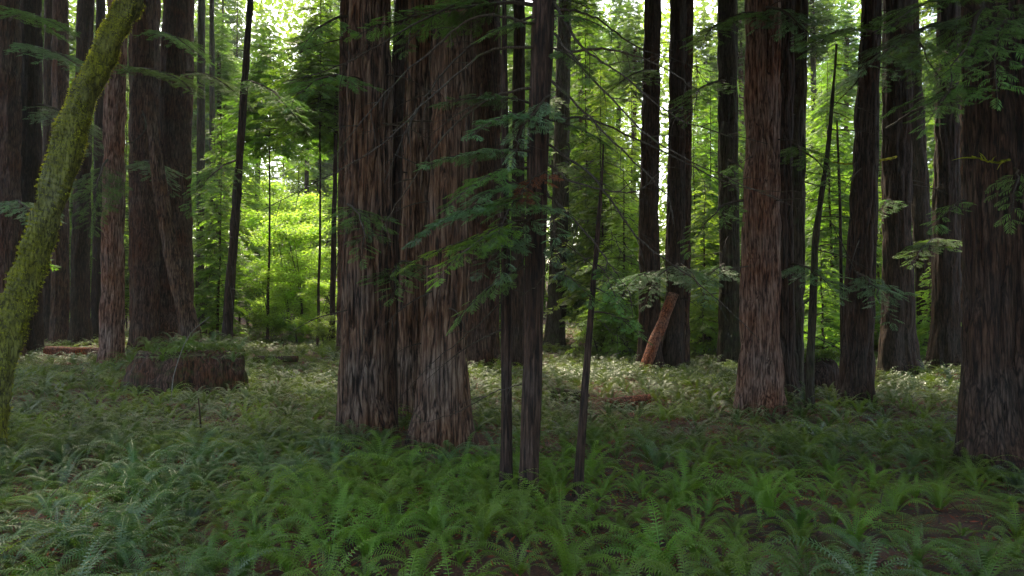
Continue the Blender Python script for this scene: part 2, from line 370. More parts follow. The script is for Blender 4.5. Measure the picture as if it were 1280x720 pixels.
big_tree('F', 'foreground trunk with leafy sprays and long bare limbs, right one of the close pair', [(680, -20), (673, 200), (668, 400), (659, 645)], [29, 28, 26, 24], 10.05, B_DARK, H=24, crownz=9, flare=.25)
big_tree('F2', 'dark background trunk seen above the gap between the two foreground poles', [(649, 0), (646, 460)], [15, 17], 28.5, B_DARK)
big_tree('G', 'medium brown trunk behind and right of the leafy foreground trunk, foot in bright ferns', [(706, 0), (700, 250), (694, 430)], [17, 21, 25], 42, B_GREEN)
big_tree('S', 'spindly dead black sapling with curved bare twigs, alone right of the foreground pair', [(755, 180), (746, 300), (733, 460), (718, 645)], [2.5, 6, 9, 14], 9.95, B_DARK, name='dead_sapling', H=0, crown=False, flare=.3, cat='dead sapling')
big_tree('H', 'straight dark trunk left of the forked pair at the leaning orange trunk', [(816, 0), (811, 250), (813, 467)], [20, 24, 28], 30.5, B_DARK)
big_tree('I1', 'left and thicker stem of the twin trunks behind the leaning orange trunk', [(848, 0), (845, 250), (842, 467)], [20, 23, 26], 30.6, B_DARK)
big_tree('I2', 'right and thinner stem of the twin trunks behind the leaning orange trunk', [(861, 0), (857, 250), (853, 467)], [12, 14, 18], 31.2, B_RED, crown=False)
big_tree('J', 'greenish algae-stained trunk left of the bright reddish-brown redwood', [(909, 0), (911, 250), (913, 465)], [25, 24, 26], 31.5, B_GREEN)
big_tree('K', 'bright reddish-brown redwood with evenly furrowed bark right of centre', [(953, 0), (951, 300), (946, 510)], [42, 46, 50], 20.2, B_WARM, flare=.26, seed=4)
big_tree('L1', 'dark redwood touching the right side of the bright reddish-brown redwood', [(978, 0), (975, 500)], [28, 32], 22, B_DARK)
big_tree('L2', 'greyish trunk behind the curved sapling, left end of the dark right-hand stump', [(999, 0), (991, 500)], [22, 24], 23.2, B_GREEN)
big_tree('T', 'slim curving sapling in front of the dark right-hand stump', [(1046, 55), (1036, 180), (1019, 300), (1012, 485)], [3, 5, 8, 11], 20.5, B_GREEN, name='sapling', H=0, crown=False, cat='sapling')
big_tree('T2', 'hair-thin straight stem between the curving sapling and the tapered dark trunk', [(1046, 150), (1050, 250), (1053, 450)], [2.5, 3.5, 5], 25, B_DARK, name='sapling', H=0, crown=False, cat='sapling')
big_tree('M', 'dark trunk widening downward and leaning slightly right, right of the dark stump', [(1090, 0), (1081, 200), (1068, 503)], [25, 30, 37], 21.2, B_DARK, flare=.12)
big_tree('N', 'wide black-brown trunk with a dark hanging spray, second right of the stump', [(1122, 0), (1121, 250), (1122, 472)], [33, 34, 40], 28.5, B_DARK)
big_tree('O', 'slightly tilted trunk half hidden behind the wide black-brown trunk', [(1138, 0), (1148, 200), (1160, 420)], [17, 20, 24], 37, B_DARK)
big_tree('Q0', 'straight near-black trunk left of the massive right-edge redwood', [(1186, 0), (1184, 200), (1182, 468)], [26, 28, 35], 29.5, B_DARK)
big_tree('Q', 'massive dark furrowed redwood just inside the right picture edge', [(1238, -20), (1236, 300), (1233, 580)], [54, 56, 60], 13.1, B_DARK, flare=.3, flute=.1, seed=8)
big_tree('Q2', 'massive dark redwood cut by the right picture edge', [(1288, -20), (1286, 300), (1284, 590)], [52, 56, 60], 12.9, B_DARK, flare=.2, flute=.09, seed=9)
big_tree('Q3', 'dim brown trunk squeezed between the near-black trunk and the massive right redwood', [(1206, 0), (1205, 470)], [14, 16], 34, B_RED)
# unseen redwoods added beyond the frame so their crowns shade the stand
for k, (x, y) in enumerate([(-17, 17), (-22.5, 30), (-29, 34), (-36, 43), (13.5, 8), (17, 19), (25, 27), (30, 38), (-11.5, 9.5), (22, 12), (-21, 24), (-17, 11), (-20, 19), (-26, 26), (14.5, 1), (19, 5), (9.5, -4)]):
    px_ = 640+FPX*x/max(y, .5)
    side = 'left' if x < 0 else 'right'
    big_tree('out%d' % k, ['added shade redwood outside the %s picture edge, %s' % (side, w) for w in ('level with the central clump', 'behind the nearest ones', 'well back', 'farthest back', 'beside the camera', 'level with the red-brown redwood', 'deep in the stand', 'at the far end', 'near the mossy leaner', 'out by the roadside', 'in the middle distance', 'beside the mossy leaner but farther out', 'one row out from the stump', 'two rows out from the stump', 'just ahead of the camera', 'two rows out from the massive trunk', 'behind the camera')][k],
             None, None, y, B_RED, crownz=max(11.5, y*.52+5.5) if y > 6 else 7, xbase=x)

# bright orange leaning dead trunk
def straight_log(name, label, cat, a, b, ra, rb, mat, seed=0, seg=22, ridge=.012, group=None):
    a, b = np.array(a), np.array(b); n = 26; t = np.linspace(0, 1, n)[:, None]
    path = a*(1-t)+b*t; L = np.linalg.norm(b-a)
    path += np.stack([np.sin(t[:, 0]*4+seed)*.02*L*.3, np.zeros(n), np.sin(t[:, 0]*3+seed*2)*.015*L*.3], -1)
    V, Q = tube(path-a, np.linspace(ra, rb, n), seg)
    V = V.reshape(n, seg, 3); c = (path-a)[:, None]; dirs = V-c
    nn = vnoise(np.tile(np.arange(seg)/seg*8, (n, 1)), np.tile(t*L*1.5, (1, seg))+seed, 130+seed % 5, 8)
    V = c+dirs*(1+(nn[..., None]-.5)*.45)
    g = Geo(); g.add(V.reshape(-1, 3), Q, 0)
    for e, o in ((0, 1), (n-1, -1)):               # broken ends
        ctr = V[e].mean(0)+norm(path[e]-path[e+o])*ra*.25
        for j in range(0, seg, 1): g.add([V[e, j], V[e, (j+1) % seg], ctr, ctr], [[0, 1, 2, 3]], 0)
    me = g.mesh(name, [mat], True)
    o = link(name, me, loc=a); return tag(o, label, cat, group)
a = P(798, 472, 28.5); a[2] -= .3; b = P(842, 368, 29.6)
straight_log('leaning_log', 'orange-red rotten trunk leaning against the twin dark trunks', 'log', a, b, .26, .19, B_LOG, 3)

# ------------------------------------------------------------------ mossy leaning trunk
d0 = 12.2
pp = [(-22, 600), (-14, 520), (2, 440), (24, 370), (52, 290), (80, 205), (96, 140), (118, 92), (142, 45), (165, 0), (196, -70), (215, -150), (226, -260)]
ww = [50, 41, 36, 33, 32, 34, 32, 30, 28, 27, 24, 20, 13]
W = np.array([P(x, y, d0+.12*i) for i, (x, y) in enumerate(pp)]); W[0, 2] = ghf(W[0, 0], W[0, 1])-.3
path = catmull(W, 150); rad = np.interp(np.linspace(0, 1, 150), np.linspace(0, 1, len(ww)), [w*d0/FPX/2 for w in ww])
org = W[0].copy(); mt = thing('mossy_tree', 'trunk thickly covered in yellow-green moss leaning right across the left edge', 'tree', org)
V, Q = tube(path-org, rad, 48); V = V.reshape(150, 48, 3); c = (path-org)[:, None]
jj, ii = np.meshgrid(np.arange(48)/48., np.arange(150)/150.)
nn = vnoise(jj*6, ii*22, 41, 6)*.5+vnoise(jj*14, ii*55, 42, 14)*.5
V = c+(V-c)*(1+(nn[..., None]-.5)*.85)
link('trunk', mesh_from('trunk', V.reshape(-1, 3), Q, [B_MOSSY], smooth=True), mt)
g = Geo(); n = 60000
ti = rng.integers(1, 149, n); tj = rng.integers(0, 48, n)
nrm = norm(V[ti, tj]-c[ti, 0]); keep = (nrm@np.array([-.55, -.2, .8])+1.5*(nn[ti, tj]-.5)) > rng.uniform(-.95, .15, n)  # moss kept densest on the lit upper left; sparse side stands for shade
ti, tj, nrm = ti[keep], tj[keep], nrm[keep]; n = len(ti); p = V[ti, tj]+rng.normal(0, .012, (n, 3))
dr = norm(nrm*.6+rng.normal(0, .5, (n, 3))+[0, 0, -.35]); sd = norm(np.cross(dr, rng.normal(0, 1, (n, 3))))
l = rng.uniform(.012, .036, n)[:, None]*(.5+1.2*nn[ti, tj][:, None]); w = l*.35
A = np.stack([p-sd*w*.4, p+dr*l*.6-sd*w*.5, p+dr*l, p+dr*l*.5+sd*w*.5], 1)
g.quads(A); o = link('moss', g.mesh('moss', [L_MOSS]), mt); o['label'] = 'shaggy yellow-green moss sleeve'
OCC.append((org[0], org[1], .4))

# ------------------------------------------------------------------ explicit limbs
def limb(parent_key, pts, r0, r1, name='dead_branch', mat=B_TWIG, twigs=6, seed=0, label=None, tw=.5, leafy=0, leafmat=L_CON, depth_list=None):
    """pts: [(px,py,d)...] from the trunk outward"""
    T = TREES[parent_key] if isinstance(parent_key, str) else None
    par = T['o'] if T else parent_key
    org = np.array(par.location)
    W = np.array([P(*q) for q in pts])
    path = catmull(W, 28)-org; r = np.random.default_rng(seed+77)
    L = np.linalg.norm(np.diff(path, axis=0), axis=1).sum()
    path[1:-1] += r.normal(0, .008, (26, 3))
    g = Geo(); g.add(*tube(path, np.linspace(r0, r1, 28), 6), 0)
    for i in range(twigs):
        k = r.integers(5, 27); b = path[k]; dv = norm(path[min(27, k+1)]-path[k-1])
        sidev = norm(np.cross(dv, r.normal(0, 1, 3))); e = b+(dv*.7+sidev*.8+[0, 0, -.25])*tw*r.uniform(.4, 1.2)
        m = (b+e)/2+[0, 0, .08*tw]
        g.add(*tube(catmull([b, m, e], 7), np.linspace(r1*1.4+.0015, .0015, 7), 4), 0)
    if leafy:
        n = int(leafy*L); ks = r.integers(6, 28, n)
        pos = path[ks]+r.normal(0, .05, (n, 3))
        dv = norm(path[np.minimum(27, ks+1)]-path[ks-1]); dr = norm(dv*.8+r.normal(0, .55, (n, 3))+[0, 0, -.25])
        fr = frames(pos, dr, np.tile([0, 0, 1.], (n, 1)), r.uniform(.55, 1.1, n), r.normal(0, .35, n))
        for s in range(4):
            if (np.arange(n) % 4 == s).any(): g.quads(place(SPR[s], fr[np.arange(n) % 4 == s]), 1)
    o = link(name, g.mesh(name, [mat, leafmat]), par)
    if label: o['label'] = label
    return o
BRN = {}
def near_branch(parent_key, p0, p1, kind='g', name='branch', dens=1.9, droop=.25, seed=0, ssc=.58):
    """leafy bough between two picture points with depths"""
    par = TREES[parent_key]['o'] if isinstance(parent_key, str) else parent_key
    a = P(*p0); b = P(*p1); L = float(np.linalg.norm(b-a)); b = b.copy(); b[2] += droop*L*.7
    v = b-a; az = math.atan2(v[1], v[0]); pit = math.atan2(v[2], math.hypot(v[0], v[1]))
    g = conifer_branch(L, seed=seed, dens=dens, droop=droop, ssc=ssc, sub=.40)
    V, Q, M = g.arr(); T = rotmat(az, pit, 0, 1, a-np.array(par.location)); V = V@T[:, :3].T+T[:, 3]
    mat = {'g': L_CON, 'b': L_CONB, 'y': L_CONY, 'd': L_DEAD}[kind]
    return link(name, mesh_from(name, V, Q, [B_TWIG, mat], M), par)
# bare limbs of the foreground leafy trunk, sweeping right
right = [[(690, 40, 10), (735, 90, 9.7), (800, 160, 9.4), (870, 205, 9.2), (1000, 262, 9)],
         [(690, 70, 10), (760, 62, 9.8), (830, 85, 9.4), (880, 120, 9)],
         [(685, 180, 10), (745, 225, 9.8), (800, 300, 9.7), (880, 360, 9.6), (950, 425, 9.5)],
         [(684, 205, 10), (720, 228, 9.9), (790, 240, 9.7), (835, 205, 9.4)],
         [(688, 100, 10), (720, 130, 9.9), (780, 190, 9.8), (830, 240, 9.6), (842, 280, 9.5)],
         [(690, 10, 10), (740, 20, 10.4), (800, 60, 10.9), (890, 90, 11.4)],
         [(686, 150, 10), (740, 150, 10.5), (830, 190, 11), (930, 235, 11.6), (1010, 240, 12)],
         [(683, 240, 10), (740, 300, 9.6), (790, 370, 9.4)],
         [(690, 0, 10), (730, 60, 9.6), (780, 95, 9.2), (850, 150, 8.9), (960, 180, 8.6)]]
for i, q in enumerate(right): limb('F', q, .021, .004, seed=i, twigs=12, tw=.42)
left = [[(668, 30, 10), (600, 20, 9.7), (540, 62, 9.4), (470, 130, 9.2), (415, 200, 9)],
        [(668, 60, 10), (610, 65, 9.6), (540, 120, 9.3), (470, 185, 9), (330, 262, 8.8)],
        [(670, 0, 10), (600, -6, 9.8), (520, 30, 9.6), (430, 80, 9.3), (350, 105, 9.2)],
        [(668, 110, 10), (620, 120, 9.8), (560, 165, 9.6), (500, 250, 9.5), (470, 300, 9.4)],
        [(668, 20, 10), (585, 60, 10.2), (520, 140, 10.6), (480, 230, 10.8)]]
for i, q in enumerate(left): limb('F', q, .021, .004, seed=20+i, twigs=12, tw=.4)
limb('F', [(655, 320, 10.1), (630, 372, 10), (590, 412, 9.9), (540, 455, 9.8), (498, 500, 9.7)], .014, .003, seed=31, twigs=5)
limb('F', [(655, 480, 10.1), (620, 490, 10), (560, 520, 9.9), (510, 530, 9.8)], .01, .003, seed=33, twigs=6)
limb('F', [(690, 200, 9.9), (692, 300, 9.8), (676, 350, 9.7), (650, 370, 9.6)], .012, .004, seed=34, twigs=4, mat=B_GREEN)
# leafy boughs of the foreground trunk
near = [((668, 130, 10), (560, 128, 9.4), 'b', .3), ((668, 190, 10), (545, 205, 9.3), 'b', .3), ((668, 250, 10), (520, 300, 9.2), 'b', .35),
        ((664, 290, 10), (515, 335, 9.2), 'y', .3), ((664, 230, 10), (590, 260, 9.1), 'b', .4), ((684, 120, 10), (640, 190, 9.1), 'b', .35), ((664, 300, 10), (610, 335, 9.0), 'b', .5),
        ((690, 60, 10), (735, 95, 9.5), 'g', .35), ((668, 30, 10), (610, 45, 9.4), 'g', .3), ((668, 270, 10), (640, 330, 9.3), 'b', .5),
        ((684, 300, 10), (705, 340, 9.6), 'b', .5), ((664, 330, 10), (570, 400, 9.6), 'g', .3), ((690, 20, 10), (760, 40, 9.4), 'g', .3), ((684, 215, 10), (655, 245, 9.3), 'd', .4),
        ((690, 0, 10.2), (750, 20, 11), 'g', .3)]
near += [((664, 150, 10), (600, 165, 8.9), 'b', .45), ((684, 260, 10), (700, 290, 9), 'b', .6), ((664, 210, 10), (560, 255, 9), 'g', .4), ((664, 275, 10), (545, 345, 8.9), 'y', .4), ((664, 240, 10), (620, 290, 8.8), 'g', .5),
         ((690, 150, 10), (770, 190, 9.8), 'g', .3), ((668, 5, 10), (450, 40, 10), 'g', .3), ((690, 340, 10), (740, 372, 9.6), 'g', .4)]
for i, (a_, b_, k, dr_) in enumerate(near): near_branch('F', a_, b_, k, seed=300+i, droop=dr_, name='dead_spray' if k == 'd' else 'branch')
# sapling twigs
for i, (y0, xx, y1) in enumerate([(200, 790, 215), (215, 820, 262), (240, 790, 262), (262, 850, 330), (285, 800, 345), (300, 850, 385), (330, 790, 375), (350, 800, 420), (372, 790, 382), (395, 775, 420), (225, 712, 232), (270, 700, 262), (320, 702, 350)]):
    bx = np.interp(y0, [180, 300, 460, 645], [755, 746, 733, 718])
    limb('S', [(bx, y0, 9.95), ((bx*2+xx)/3, y0+6, 9.8), ((bx+xx*2)/3, (y0+y1*1.6)/2.6+4, 9.7), (xx, y1, 9.6)], .006, .002, seed=60+i, twigs=5, tw=.22)
for i in range(3): near_branch('S', (742, 330+30*i, 9.95), (770+12*i, 372+22*i, 9.5), 'g', seed=340+i, droop=.5)
# right-hand and left-hand boughs
R_ = [('N', (1140, 60, 28), (1050, 150, 21), 'b'), ('N', (1122, 30, 28), (1200, 130, 22), 'g'), ('M', (1092, 40, 21), (1030, 62, 18.5), 'g'), ('N', (1112, 250, 28), (1092, 275, 26), 'g'),
      ('K', (955, 10, 20), (1010, 62, 17), 'b'), ('K', (940, 20, 20), (880, 60, 17.5), 'g'), ('L1', (985, 180, 22), (1040, 230, 19), 'g'), ('L1', (985, 330, 22), (1040, 372, 19), 'b'), ('K', (930, 250, 20), (880, 310, 18), 'g'),
      ('Q', (1210, 30, 13), (1100, 80, 11.5), 'b'), ('Q', (1215, 10, 13), (1130, 30, 11), 'g'), ('Q', (1240, 0, 12.6), (1180, 120, 10.8), 'g'), ('Q', (1260, 20, 12.6), (1268, 110, 10.5), 'g'), ('Q', (1215, 110, 13), (1150, 160, 11.4), 'g'),
      ('Q', (1210, 250, 13), (1175, 280, 12.3), 'g'), ('Q2', (1268, 210, 12.4), (1275, 270, 11.4), 'g'), ('Q0', (1180, 300, 29), (1150, 330, 26), 'g'), ('M', (1070, 340, 21), (1110, 400, 18.4), 'b'), ('Q0', (1175, 60, 29), (1240, 120, 25), 'y'),
      ('l1', (12, 60, 36), (120, 105, 22), 'b'), ('l1', (10, 30, 36), (95, 45, 24), 'g'), ('l2', (44, 130, 37), (110, 190, 28), 'b'), ('l1', (5, 250, 36), (48, 290, 26), 'b'), ('l7', (150, 90, 31), (230, 115, 25), 'g'), ('l7', (140, 200, 31), (108, 280, 25), 'g'),
      ('l8', (180, 40, 39), (250, 75, 32), 'g'), ('l9', (232, 90, 40), (300, 130, 34), 'g'), ('l8', (180, 200, 39), (220, 240, 31), 'b'), ('l13', (296, 200, 33), (250, 260, 28), 'g'), ('l13', (300, 100, 33), (380, 160, 28), 'g'),
      ('H', (815, 340, 30), (770, 372, 25), 'b'), ('I1', (845, 330, 30), (800, 380, 26), 'b'), ('I1', (850, 330, 30), (892, 378, 26), 'b'), ('H', (812, 90, 30), (750, 130, 26), 'g'), ('J', (910, 100, 31), (860, 150, 27), 'g'), ('J', (910, 200, 31), (960, 260, 27), 'g'), ('J', (905, 330, 31), (870, 372, 27), 'b'),
      ('G', (700, 200, 42), (745, 240, 36), 'g'), ('G', (700, 120, 42), (655, 160, 36), 'g'), ('A', (436, 100, 15.2), (370, 130, 12.5), 'g'), ('A', (436, 20, 15.2), (370, 70, 13.5), 'g'), ('A', (440, 255, 15), (455, 320, 12.8), 'g'), ('B', (520, 330, 17), (480, 372, 12.8), 'g'), ('C', (560, 20, 14.3), (500, 60, 12.4), 'g')]
for i, (k, a_, b_, m_) in enumerate(R_):
    b_ = (b_[0], b_[1], max(b_[2], a_[2]-3.2))
    near_branch(k, a_, b_, m_, seed=400+i, droop=.35, ssc=.6+a_[2]*.012, dens=1.0)
limb('N', [(1120, 196, 27), (1075, 205, 24), (1030, 202, 22)], .05, .02, 'mossy_branch', L_MOSS, seed=81, twigs=8)
limb('Q', [(1262, 200, 12.5), (1240, 203, 12.2), (1215, 195, 12)], .02, .01, 'mossy_branch', L_MOSS, seed=82, twigs=6, tw=.3)
limb('N', [(1108, 160, 28), (1160, 130, 25), (1220, 122, 22), (1262, 115, 20)], .04, .01, seed=83, twigs=16, tw=.8)
limb('M', [(1082, 370, 21), (1065, 330, 20), (1040, 280, 19.5)], .03, .01, 'mossy_branch', B_GREEN, seed=84, twigs=6)
limb('l8', [(176, 130, 39), (182, 160, 37), (164, 180, 36)], .05, .02, seed=85, twigs=6)
for key, n_ in (('A', 9), ('C', 8), ('B', 5), ('K', 6), ('E', 8), ('H', 6), ('I1', 6), ('J', 8), ('G', 8), ('l13', 9), ('M', 6), ('L2', 6), ('T', 8), ('D', 4), ('N', 4)):
    T = TREES[key]; r = np.random.default_rng(sum(map(ord, key)))
    d = T['d']; par = T['o']
    for i in range(n_):
        z = r.uniform(2.0, min(d*.45+2.5, T['px'][-1, 2]-.3)); px_ = T['px']
        c = np.array([np.interp(z, px_[:, 2], px_[:, 0]), np.interp(z, px_[:, 2], px_[:, 1]), z]); rr_ = float(np.interp(z, px_[:, 2], T['rr']))
        az = r.uniform(-math.pi, .1); dv = np.array([math.cos(az), math.sin(az), r.uniform(-.45, .1)])
        l = r.uniform(.4, 1.3)*(1+d/40); b = c+dv*[1, 1, 0]*rr_*.9
        pth = catmull([b, b+dv*l*.5+[0, 0, -.04*l], b+dv*l+[0, 0, -.22*l]], 8)
        g = Geo(); g.add(*tube(pth, np.linspace(.011*(1+d/25), .003, 8), 5), 0)
        for q in range(4):
            k = r.integers(2, 7); e = pth[k]+norm(dv+r.normal(0, .7, 3))*l*.3; g.add(*tube(np.array([pth[k], e]), [.004, .002], 3), 0)
        link('dead_branch', g.mesh('dead_branch', [B_TWIG]), par)

# ------------------------------------------------------------------ understory and background trees
LM = [(-40, 'the left picture edge'), (25, 'the leftmost redwood pair'), (141, 'the stump-side trunk'), (215, 'the dark red redwood'), (296, 'the slanting black trunk'), (429, 'the largest central redwood'),
      (556, 'the central clump'), (604, 'the smooth reddish redwood'), (670, 'the leafy foreground trunk'), (733, 'the dead black sapling'), (813, 'the trunk by the orange leaner'), (850, 'the twin trunks'), (912, 'the greenish trunk'),
      (948, 'the bright reddish-brown redwood'), (1018, 'the curving sapling'), (1078, 'the tapered dark trunk'), (1121, 'the wide black-brown trunk'), (1184, 'the straight near-black trunk'), (1240, 'the massive right-edge redwood'), (1330, 'the right picture edge')]
BG = {}
def gap_of(px):
    for (a_, n1), (b_, n2) in zip(LM[:-1], LM[1:]):
        if a_ <= px < b_: return n1, n2
    return LM[0][1] if px < 0 else LM[-1][1], None
def bg_tree(name, what, cat, group, parts, x, y, rotz, sc):
    px_, _ = proj(x, y, 1)
    t = link(name, None, loc=(x, y, ghf(x, y)-.05), rot=(0, 0, rotz), scale=(sc, sc, sc)); t['category'] = cat; t['group'] = group
    for nme, me in parts: link(nme, me, t)
    BG.setdefault((what, gap_of(px_)), []).append((y, px_, t)); return t
# prototypes
def hemlock_parts(H, rad, nb, seed, mat, z0=1.2, tmpl=BR_MID, tl=2., tr=.09):
    g = conifer_crown(H, z0, rad, nb, seed, tmpl, tl)
    n = 12; z = np.linspace(-.3, H, n); r = np.random.default_rng(seed)
    pth = np.stack([np.cumsum(r.normal(0, .03, n)), np.cumsum(r.normal(0, .03, n)), z], -1)
    V, Q = tube(pth, np.linspace(tr, .012, n), 10)
    return [('trunk', mesh_from('trunk', V, Q, [B_DARK], smooth=True)), ('crown', g.mesh('crown', [B_TWIG, mat]))]
HEM = [hemlock_parts(15, 3.0, 150, 500, L_MID), hemlock_parts(9, 2.5, 110, 501, L_CONY, z0=.6), hemlock_parts(20, 3.6, 190, 502, L_MID, z0=2), hemlock_parts(6, 2.0, 80, 503, L_CONY, z0=.4), hemlock_parts(17, 3.2, 150, 504, L_CONY, z0=2), hemlock_parts(21, 3.6, 150, 505, L_MID, z0=12.5)]
FARC = [hemlock_parts(30, 4.2, 130, 520, L_MID, z0=5, tmpl=BR_CAN, tl=3.4, tr=.4), hemlock_parts(34, 4.6, 150, 521, L_CONY, z0=7, tmpl=BR_CAN, tl=3.4, tr=.45), hemlock_parts(26, 4.0, 120, 522, L_MID, z0=3, tmpl=BR_CAN, tl=3.4, tr=.35), hemlock_parts(54, 5.6, 260, 523, L_MID, z0=14, tmpl=BR_CAN, tl=3.4, tr=.55)]
def leafy_parts(H, rad, seed, mat, nleaf=9000, ls=.09, z0=.25):
    r = np.random.default_rng(seed); g = Geo(); tips = []
    n = 9; stems = r.integers(2, 5)
    for s in range(stems):
        az = r.uniform(0, 6.28); top = np.array([math.cos(az)*rad*.45, math.sin(az)*rad*.45, H*r.uniform(.75, 1)])
        pth = catmull([[0, 0, -.2], top*[.25, .25, .45]+r.normal(0, .1, 3), top], n); g.add(*tube(pth, np.linspace(.06, .012, n), 6), 0)
        for b in range(9):
            k = r.integers(2, n); az2 = r.uniform(0, 6.28); l = rad*r.uniform(.35, .8); e = pth[k]+[math.cos(az2)*l, math.sin(az2)*l, r.uniform(-.1, .45)*l]
            g.add(*tube(catmull([pth[k], (pth[k]+e)/2+[0, 0, .1*l], e], 5), np.linspace(.018, .005, 5), 4), 0)
            for u in (.45, .7, .9, 1.05): tips.append(pth[k]+(e-pth[k])*u)
    stem = g.mesh('trunk', [B_TWIG]); tips = np.array(tips)
    k = r.integers(0, len(tips), nleaf); p = tips[k]+r.normal(0, 1, (nleaf, 3))*[rad*.13, rad*.13, rad*.06]
    p = p[p[:, 2] > z0*H*.5]; m = len(p)
    dr = norm(r.normal(0, 1, (m, 3))*[1, 1, .35]); nz = norm(np.array([0, 0, 1.])+r.normal(0, .35, (m, 3))); sd = norm(np.cross(dr, nz)); l = r.uniform(.6, 1.3, (m, 1))*ls
    A = np.stack([p, p+dr*l*.5+sd*l*.42, p+dr*l, p+dr*l*.5-sd*l*.42], 1)
    g2 = Geo(); g2.quads(A); return [('trunk', stem), ('crown', g2.mesh('crown', [mat]))]
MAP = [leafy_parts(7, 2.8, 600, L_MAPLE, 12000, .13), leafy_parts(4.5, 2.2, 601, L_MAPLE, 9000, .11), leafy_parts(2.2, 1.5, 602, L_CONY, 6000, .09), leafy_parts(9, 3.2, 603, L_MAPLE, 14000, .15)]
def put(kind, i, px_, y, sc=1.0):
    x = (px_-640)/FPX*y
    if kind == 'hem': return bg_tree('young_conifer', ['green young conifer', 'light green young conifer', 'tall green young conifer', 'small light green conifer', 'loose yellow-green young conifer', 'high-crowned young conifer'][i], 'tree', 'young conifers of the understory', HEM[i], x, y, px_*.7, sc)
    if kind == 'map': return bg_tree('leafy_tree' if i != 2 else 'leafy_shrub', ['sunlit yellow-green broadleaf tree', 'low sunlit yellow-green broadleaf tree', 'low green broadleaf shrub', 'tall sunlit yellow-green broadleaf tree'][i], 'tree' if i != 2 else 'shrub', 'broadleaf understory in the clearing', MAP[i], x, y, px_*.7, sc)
    return bg_tree('background_conifer', ['distant tall dark conifer', 'distant tall pale green conifer', 'distant full green conifer', 'towering distant conifer'][i], 'tree', 'conifers far behind the stand', FARC[i], x, y, px_*.7, sc)
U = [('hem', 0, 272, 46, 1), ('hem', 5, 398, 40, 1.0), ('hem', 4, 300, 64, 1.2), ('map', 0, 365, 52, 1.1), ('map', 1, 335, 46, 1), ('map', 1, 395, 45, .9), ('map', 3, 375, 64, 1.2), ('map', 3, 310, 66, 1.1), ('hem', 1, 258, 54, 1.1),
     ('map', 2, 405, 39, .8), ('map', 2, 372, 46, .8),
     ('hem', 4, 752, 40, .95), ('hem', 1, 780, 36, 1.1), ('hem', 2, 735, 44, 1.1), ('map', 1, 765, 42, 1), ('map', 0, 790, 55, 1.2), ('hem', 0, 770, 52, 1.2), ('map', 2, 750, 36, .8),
     ('hem', 1, 880, 36, 1), ('map', 1, 885, 46, 1.1), ('hem', 4, 872, 50, 1.2), ('map', 3, 895, 60, 1.1), ('hem', 3, 925, 38, 1), ('hem', 2, 925, 56, 1), ('map', 2, 880, 40, .8), ('map', 2, 900, 42, .8),
     ('map', 0, 1035, 44, 1), ('hem', 0, 1040, 36, 1), ('map', 3, 1060, 56, 1.1), ('hem', 3, 1030, 29, .9), ('hem', 4, 1010, 48, 1.1), ('map', 2, 1045, 36, .8), ('map', 1, 1095, 46, 1), ('hem', 1, 1098, 40, 1.1), ('map', 1, 1165, 44, 1.1), ('map', 0, 1160, 56, 1.1), ('hem', 3, 1165, 33, .8), ('hem', 0, 1195, 46, 1), ('hem', 2, 1220, 40, 1),
     ('hem', 0, 20, 48, 1), ('hem', 2, 90, 54, 1.1), ('hem', 1, 55, 52, 1), ('map', 1, 90, 58, 1.2), ('hem', 4, 120, 58, 1.2), ('hem', 3, 110, 50, 1), ('map', 0, 160, 60, 1.1), ('map', 0, 55, 66, 1.2), ('hem', 2, -40, 38, 1), ('hem', 4, -120, 44, 1), ('hem', 0, 1330, 36, 1), ('hem', 2, 1400, 44, 1),
     ('hem', 2, 650, 50, 1), ('hem', 0, 620, 45, 1), ('hem', 4, 480, 52, 1), ('hem', 2, 545, 56, 1)]
U += [('map', 3, 362, 72, 1.6), ('map', 3, 394, 76, 1.7), ('map', 3, 338, 75, 1.6), ('hem', 4, 372, 84, 1.4), ('hem', 4, 352, 92, 1.7), ('hem', 4, 396, 96, 1.8), ('hem', 5, 335, 46, 1), ('hem', 5, 425, 44, 1), ('map', 3, 350, 56, 1.2), ('map', 0, 405, 52, 1.2), ('map', 3, 380, 50, 1), ('hem', 4, 245, 62, 1), ('hem', 4, 790, 46, 1), ('map', 3, 775, 60, 1.2), ('map', 0, 740, 52, 1),
      ('hem', 2, 885, 44, .9), ('hem', 0, 870, 42, .9), ('hem', 2, 1048, 46, 1), ('hem', 4, 1030, 40, .9), ('hem', 2, 1105, 48, 1), ('hem', 2, 1160, 50, 1), ('hem', 0, 1200, 42, 1), ('map', 3, 1035, 62, 1.3), ('map', 3, 1165, 60, 1.2), ('hem', 2, 60, 60, 1), ('hem', 0, 118, 62, 1), ('map', 3, 30, 62, 1.2), ('map', 3, 100, 66, 1.2), ('hem', 2, 150, 52, 1)]
for u in U: put(*u)
r = np.random.default_rng(9)
far = []
for i in range(78):
    y = r.uniform(82, 118); px_ = -120+1520*((i*.618) % 1)+r.uniform(-12, 12)
    if 785 < px_ < 880 and i % 3: continue
    if 338 < px_ < 402: continue
    put('far', int(r.choice([0, 1, 2, 3, 3, 3])), px_, y, r.uniform(.85, 1.1))
